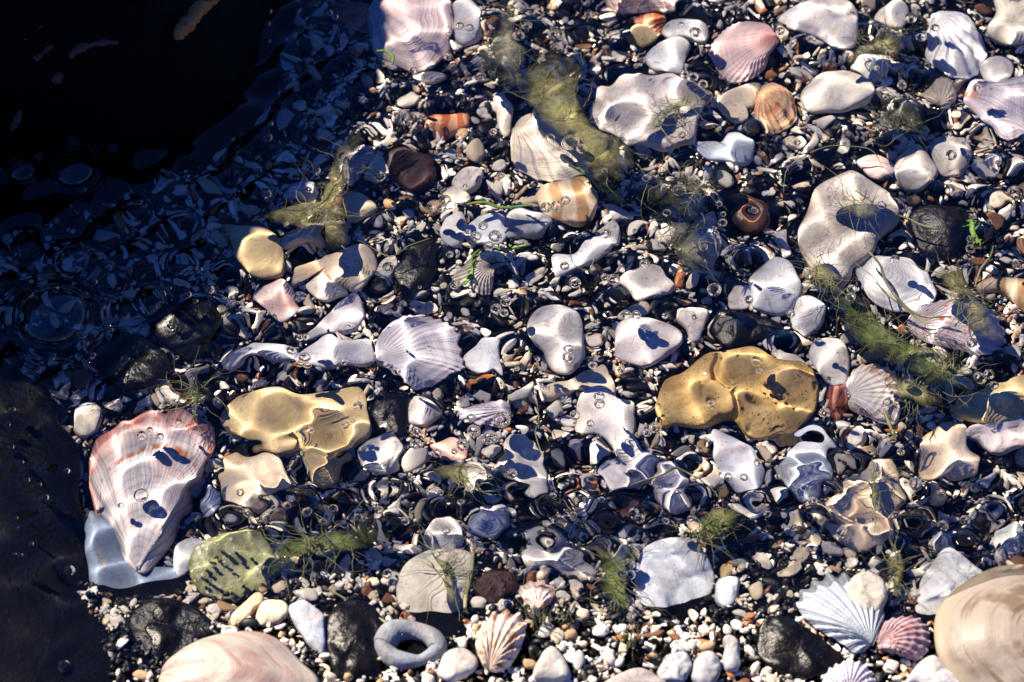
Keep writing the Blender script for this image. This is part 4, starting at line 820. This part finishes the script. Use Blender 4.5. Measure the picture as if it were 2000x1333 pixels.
TB = NT('air_bubble'); gb = TB.n('ShaderNodeBsdfGlass', IOR=1 / 1.333, Roughness=0.); gb.inputs['Color'].default_value = (1, 1, 1, 1); TB.l(gb.outputs[0], TB.out.inputs[0])
bm_ = bpy.data.meshes.new('air_bubble'); Vb, Fb = ico(4); Vb = Vb * (1, 1, .82); bm_.from_pydata(Vb.tolist(), [], Fb.tolist()); bm_.polygons.foreach_set('use_smooth', [True] * len(bm_.polygons)); bm_.materials.append(TB.m)
its = []
for x, y, r, px, py in BB:
    zt = float(waves(np.array([x]), np.array([y]))[0]) + .02 * r - .0003
    o = link(bpy.data.objects.new('air_bubble', bm_)); o.cycles.is_caustics_caster = True; o.scale = (r,) * 3; o.location = (x, y, zt - .82 * r)
    if o.location.z - .82 * r < float(bed(x, y)) + .001: o.location.z = float(bed(x, y)) + .001 + .82 * r
    tag(o, '', 'bubble', 'air bubbles under the water surface')
    its.append((o, px, py, ('large' if r > .0026 else 'medium sized' if r > .0017 else 'small' if r > .0011 else 'tiny') + ' clear bubble'))
label_all(its, 'bubble')
TF = NT('bubble_film'); tr = TF.n('ShaderNodeBsdfTransparent'); go = TF.n('ShaderNodeBsdfGlossy', Roughness=0.02); lw = TF.n('ShaderNodeFresnel', IOR=1.4); mx = TF.n('ShaderNodeMixShader')
TF.l(TF.math('MULTIPLY', lw.outputs[0], 1.6, clamp=True), mx.inputs[0]); TF.l(tr.outputs[0], mx.inputs[1]); TF.l(go.outputs[0], mx.inputs[2]); TF.l(mx.outputs[0], TF.out.inputs[0])
for (x, y, r, px, py), lb in zip(DD, ('largest clear bubble dome floating on the dark water at the left', 'clear bubble dome just above the largest one, left', 'wide bubble dome on the black water under the boulder, right one of two', 'smaller bubble dome on the black water by the left edge')):
    n, m = 64, 22; V = [(x, y, 0)] ; V = []; F = []
    for j in range(m + 1):
        a = math.pi / 2 * (1 - j / m) * 1.0; 
        for i in range(n):
            b = 2 * math.pi * i / n; V.append((x + r * math.sin(a) * math.cos(b), y + r * math.sin(a) * math.sin(b), r * .62 * math.cos(a) + .0002))
    F = [(j * n + i, j * n + (i + 1) % n, (j + 1) * n + (i + 1) % n, (j + 1) * n + i) for j in range(m) for i in range(n)]
    o = build('bubble_dome', V, F, TF.m, loc=(x, y, 0)); tag(o, lb, 'bubble', 'large bubble domes on the dark water')

# ------------------------------------------------------------------ algae: slimy sheets and threads hanging in the water
def algae_mat(name, c1, c2, dens):
    T = NT(name); v = objvec(T); aa = T.n('ShaderNodeAttribute'); aa.attribute_name = 'edge'
    d = T.n('ShaderNodeBsdfDiffuse'); tl = T.n('ShaderNodeBsdfTranslucent'); tp = T.n('ShaderNodeBsdfTransparent'); m1 = T.n('ShaderNodeMixShader'); m2 = T.n('ShaderNodeMixShader')
    m1.inputs[0].default_value = .35
    fi = T.noise(v, 130, 6, .65, 1.5); col = T.mix(T.ramp(fi, .35, .65), c4(c1), c4(c2))
    T.l(col, d.inputs[0]); T.l(col, tl.inputs[0]); T.l(d.outputs[0], m1.inputs[1]); T.l(tl.outputs[0], m1.inputs[2])
    e = T.math('ADD', aa.outputs['Fac'], T.math('MULTIPLY', T.math('SUBTRACT', T.noise(v, 60, 5, .7, 1.), .5), 1.5))
    f = T.math('MULTIPLY', T.ramp(e, .05, .95), T.ramp(T.noise(v, 150, 8, .75, 3.), .35, .65, dens * .55, dens))
    T.l(f, m2.inputs[0]); T.l(tp.outputs[0], m2.inputs[1]); T.l(m1.outputs[0], m2.inputs[2]); T.l(m2.outputs[0], T.out.inputs[0])
    T.l(T.bump(T.noise(v, 300, 5, .7, 1.), 1., .001), d.inputs['Normal']); return T.m
MA = algae_mat('olive_algae', (.74, .66, .30), (.48, .47, .17), .88)
MG = algae_mat('green_algae', (.38, .44, .13), (.18, .26, .06), .92)
MH = algae_mat('hazy_algae', (.52, .49, .38), (.34, .34, .24), .75)
MD = algae_mat('dark_algae', (.10, .11, .06), (.18, .19, .11), .7)
MT = stone_mat('algae_thread', (.22, .22, .11), (.14, .15, .06), .6, 200)
MS = stone_mat('bright_sprig', (.16, .30, .05), (.08, .16, .02), .6, 200)
def algae(label, pts, mats, lev=.5, group='clumps of algae in the water'):
    NS[0] += 1; n, R = 90, 26
    C = catmull(pts, n)
    px0, py0 = C.mean(0); base = at(px0, py0, .002); root = empty('algae_clump', base, label, 'algae', group)
    for li, mat in enumerate(mats):
        dep = lambda q, l=li: None
        V, E = [], []
        rr = np.linspace(0, 1, R + 1)
        hl = .0165 if float(bed(base.x, base.y)) < -.017 else .010
        O = np.array([tuple(at(x, y, hl)) for x, y in C]); c = O.mean(0)
        k1 = NS[0] * 7.7 + li * 3
        for r in rr[1:]:
            for i in range(n):
                q = c + (O[i] - c) * r * (1 + .10 * noise.noise(Vector((i * .0, k1, 0)) + Vector(O[i]) * 160) * r)
                w = noise.noise(Vector(q) * 70 + Vector((k1, 0, 0))) * .0016 + noise.noise(Vector(q) * 230 + Vector((0, k1, 0))) * .0005
                q = q + (noise.noise(Vector(q) * 120 + Vector((0, 0, k1))) * .0012 * r, 0, w); q[2] = min(q[2], -.0014)
                V.append(q); E.append(1 - r)
        V.append(c); E.append(1.); L = len(V) - 1
        F = [(L, i, (i + 1) % n) for i in range(n)] + [(j * n + i, (j + 1) * n + i, (j + 1) * n + (i + 1) % n, j * n + (i + 1) % n) for j in range(R - 1) for i in range(n)]
        o = build('frond', V, F, mat, root, loc=tuple(base))
        at2 = o.data.attributes.new('edge', 'FLOAT', 'POINT'); at2.data.foreach_set('value', np.array(E))
    paths = []
    for s_ in range(int(10 + size_of(pts) * .10)):
        i = random.randrange(n); f0 = random.uniform(.1, .8); q = c + (O[i] - c) * f0; th = random.uniform(0, 6.28); L = random.uniform(.010, .024); P = []
        for t in np.linspace(0, 1, 14):
            P.append(q.copy()); th += random.gauss(0, .22); q = q + np.array([math.cos(th), math.sin(th), 0]) * L / 13; q[2] = min(q[2] + random.gauss(0, .0002), -.0012)
        paths.append(P)
    st = strands('strands', paths, .00017, MT, root); st['kind'] = 'stuff'
    return root
def size_of(pts): return max(p[0] for p in pts) - min(p[0] for p in pts) + max(p[1] for p in pts) - min(p[1] for p in pts)
algae('large olive algae clump in front of the big lumpy stone, top centre', [(1000, 110), (1060, 90), (1130, 110), (1132, 170), (1145, 215), (1180, 260), (1240, 300), (1225, 380), (1180, 385), (1130, 330), (1090, 270), (1040, 235), (1015, 190)], [MA])
algae('grey hazy algae film spreading above the olive clump, top centre left', [(960, 60), (975, 0), (1010, -20), (1010, 60), (1040, 110), (1020, 180), (960, 165), (930, 130)], [MH])
algae('thin green algae ribbon lying across the big lumpy grey white stone', [(1395, 178), (1370, 195), (1330, 200), (1290, 235), (1262, 270), (1245, 262), (1280, 225), (1320, 195), (1360, 180)], [MG])
algae('dark grey green algae cloud right of the olive clump, above the dark snail', [(1225, 330), (1290, 345), (1350, 330), (1420, 325), (1430, 370), (1370, 400), (1340, 440), (1290, 420), (1250, 385)], [MD])
algae('pale grey algae veil hanging over the grey ribbed shell', [(1290, 410), (1340, 410), (1375, 450), (1400, 500), (1375, 545), (1340, 550), (1310, 490)], [MH])
algae('long olive algae streamer in the upper left, over the shadow edge', [(700, 235), (722, 250), (705, 320), (682, 370), (682, 440), (680, 500), (640, 505), (632, 455), (560, 440), (490, 435), (520, 415), (610, 405), (640, 340), (662, 280)], [MA])
algae('light olive algae scrap on the round white pebble near the top right', [(1725, 30), (1752, 18), (1770, 50), (1768, 95), (1730, 110), (1680, 118), (1650, 135), (1665, 108), (1700, 80), (1728, 60)], [MA])
algae('dark feathery algae tuft below the small round cream shell', [(1690, 220), (1740, 190), (1790, 175), (1820, 220), (1810, 260), (1760, 262), (1710, 280), (1705, 245)], [MD])
algae('faint green algae patch across the tall ridged grey stone', [(1640, 380), (1690, 375), (1735, 400), (1720, 425), (1660, 430), (1625, 410)], [MH])
algae('long green algae band sweeping down from the tall ridged grey stone to the dark clump', [(1578, 545), (1610, 535), (1660, 555), (1680, 590), (1720, 620), (1760, 655), (1830, 690), (1900, 705), (1905, 760), (1850, 775), (1790, 740), (1730, 710), (1680, 680), (1640, 640), (1620, 590)], [MG])
algae('dark green algae clump at the lower end of the long band, right', [(1770, 690), (1850, 690), (1905, 705), (1915, 740), (1890, 775), (1840, 775), (1780, 745)], [MG])
algae('olive algae skirt over the brown streaked scallop, right', [(1720, 730), (1770, 735), (1830, 770), (1850, 790), (1815, 800), (1770, 780), (1735, 770)], [MA])
algae('olive green algae over the right half of the red spotted scallop', [(1820, 510), (1860, 500), (1890, 540), (1915, 580), (1945, 620), (1955, 665), (1900, 660), (1880, 610), (1850, 590), (1835, 550)], [MA])
algae('grey green algae flap under the tall ridged grey stone', [(1560, 500), (1600, 495), (1640, 540), (1650, 575), (1600, 570), (1575, 550)], [MA])
algae('dark olive algae band in the rippled water right of the mossy stone', [(500, 1065), (560, 1045), (640, 1030), (720, 1020), (760, 1045), (720, 1065), (640, 1075), (560, 1085), (510, 1110)], [MG])
algae('olive algae strip crossing the tapering pale stone from its top', [(835, 1040), (860, 1060), (880, 1110), (900, 1160), (892, 1178), (872, 1165), (860, 1110), (838, 1070)], [MA])
algae('green algae patch left of the rounded bluish white pebble', [(1168, 1080), (1200, 1070), (1235, 1072), (1250, 1062), (1252, 1085), (1232, 1105), (1228, 1140), (1240, 1200), (1210, 1210), (1180, 1160), (1165, 1120)], [MG])
algae('olive algae above the rounded bluish white pebble, trailing up to the right', [(1330, 1040), (1360, 1012), (1400, 990), (1445, 985), (1440, 1020), (1400, 1050), (1350, 1055)], [MG])
algae('olive algae patch under the red and white scallop fragment', [(1000, 1180), (1040, 1180), (1090, 1170), (1130, 1190), (1110, 1215), (1050, 1222), (1010, 1215)], [MA])
algae('grey algae film in the lower middle beneath the green patch', [(1225, 1200), (1265, 1195), (1260, 1240), (1215, 1275), (1195, 1255)], [MH])
algae('dark algae scrap left of the two lobed yellow stone', [(340, 760), (380, 740), (420, 755), (410, 790), (370, 800), (345, 785)], [MD])
algae('brown green algae tuft in the ripples above the flat topped bluish stone', [(850, 920), (900, 905), (945, 900), (935, 940), (880, 945)], [MA])
algae('narrow green weed blade standing in the ripples by the crinkled cream stone', [(1700, 918), (1712, 915), (1716, 960), (1710, 1002), (1700, 1000), (1699, 960)], [MG])
algae('grey olive algae strip below the crinkled cream stone at the right', [(1738, 1065), (1760, 1060), (1765, 1120), (1758, 1160), (1738, 1150), (1732, 1100)], [MA])
def thread(label, pts, r=.00028, mat=MT, h=.016, name='algae_thread', cat='algae thread', group='loose algae threads'):
    P = [tuple(at(x, y, h if float(bed(0, 0)) else h)) for x, y in pts]; P = [(x, y, min(z, -.0012) if y > -.115 else z - .006) for x, y, z in P]
    o = tube(name, P, lambda t: r * (.6 + .5 * math.sin(math.pi * t)), mat, smooth_n=60, nseg=7); tag(o, label, cat, group); return o
thread('double pale thread crossing the white oyster shell down to the red spotted scallop', [(1690, 490), (1720, 520), (1735, 560), (1770, 600), (1810, 618), (1860, 620)], .0006)
thread('fine thread crossing the white oyster shell from its upper left', [(1665, 508), (1705, 540), (1725, 570), (1765, 600), (1800, 625), (1820, 632)])
thread('long thin looping thread above the tall ridged grey stone', [(1530, 375), (1540, 330), (1580, 300), (1640, 285), (1700, 295), (1720, 330)])
thread('fine thread over the bone shaped white pebble', [(1112, 480), (1120, 515), (1150, 530), (1165, 500), (1190, 495)], .0002)
thread('thread hanging below the dark folded shell at lower centre', [(1048, 780), (1052, 820), (1045, 850), (1062, 890)])
thread('olive thread lying across the ripples right of the three sided lavender stone', [(1230, 945), (1290, 925), (1325, 915), (1360, 930), (1405, 970)], .0004)
thread('yellowish branching thread right of the tall ridged grey stone', [(1725, 415), (1770, 425), (1800, 440), (1830, 448)], .0005)
thread('long pale stalk running down to the left side of the tapering pale stone', [(640, 1140), (700, 1170), (760, 1205), (785, 1225)], .0005, h=.010)
thread('olive stalk with nodules along the right side of the tapering pale stone', [(925, 1080), (920, 1110), (910, 1140), (908, 1172)], .0009, h=.012)
thread('dark green weed strand left of the banded tan stone', [(912, 400), (945, 395), (980, 405), (1040, 402)], .0008, MS)
thread('thread with a hook left of the brown streaked scallop\'s lower rim', [(1728, 800), (1742, 840), (1750, 860)], .0006)
thread('thin thread left of the dark maroon stone', [(700, 470), (760, 500), (800, 480), (840, 465)], .0002)
thread('bent green sprig just under the large pink and white shell', [(735, 100), (755, 100), (768, 112), (767, 125)], .0007, MS)
thread('curling thread near the right edge above the curved tan arch', [(1905, 560), (1915, 530), (1935, 500), (1940, 480)], .0005)
def sprig(label, pts, n, seed):
    rr = random.Random(seed); b = at(*pts[0], .008); root = empty('weed_sprig', b, label, 'weed sprig', 'bright green weed sprigs')
    P = [tuple(at(x, y, .009)) for x, y in pts]; tube('stem', P, .0006, MS, root, smooth_n=40, nseg=8)
    for i in range(n):
        j = rr.randrange(len(P) - 1); f = rr.random(); q = np.array(P[j]) * (1 - f) + np.array(P[j + 1]) * f; a = rr.uniform(0, 6.28); L = rr.uniform(.0018, .005)
        e = [tuple(q + np.array([math.cos(a) * L * t + rr.gauss(0, .0003), math.sin(a) * L * t + rr.gauss(0, .0003), rr.gauss(0, .0005)])) for t in (0, .35, .7, 1)]
        tube('branch', e, lambda t: .0005 * (1.15 - t), MS, root, smooth_n=10, nseg=6)
sprig('bright green branching weed sprig over the grey brown shell at the centre', [(905, 560), (922, 530), (925, 500), (950, 488), (975, 490), (1030, 478)], 26, 3)
sprig('bright green weed sprig on the lower tip of the large olive clump', [(1115, 320), (1150, 345), (1175, 365), (1205, 375), (1215, 395)], 24, 5)
sprig('dark green weed sprig at the right beyond the dark hollow', [(1895, 430), (1900, 450), (1908, 470)], 12, 8)

# ------------------------------------------------------------------ the whole place at K units per metre
for o in list(SC.objects):
    if o.type in ('CAMERA', 'LIGHT') or o.parent: continue
    o.location = [q * K for q in o.location]; o.scale = [q * K for q in o.scale]
CAM.location = [q * K for q in CAM.location]; cd.clip_start *= K; cd.clip_end *= K; cd.dof.focus_distance *= K; cd.dof.aperture_fstop /= K
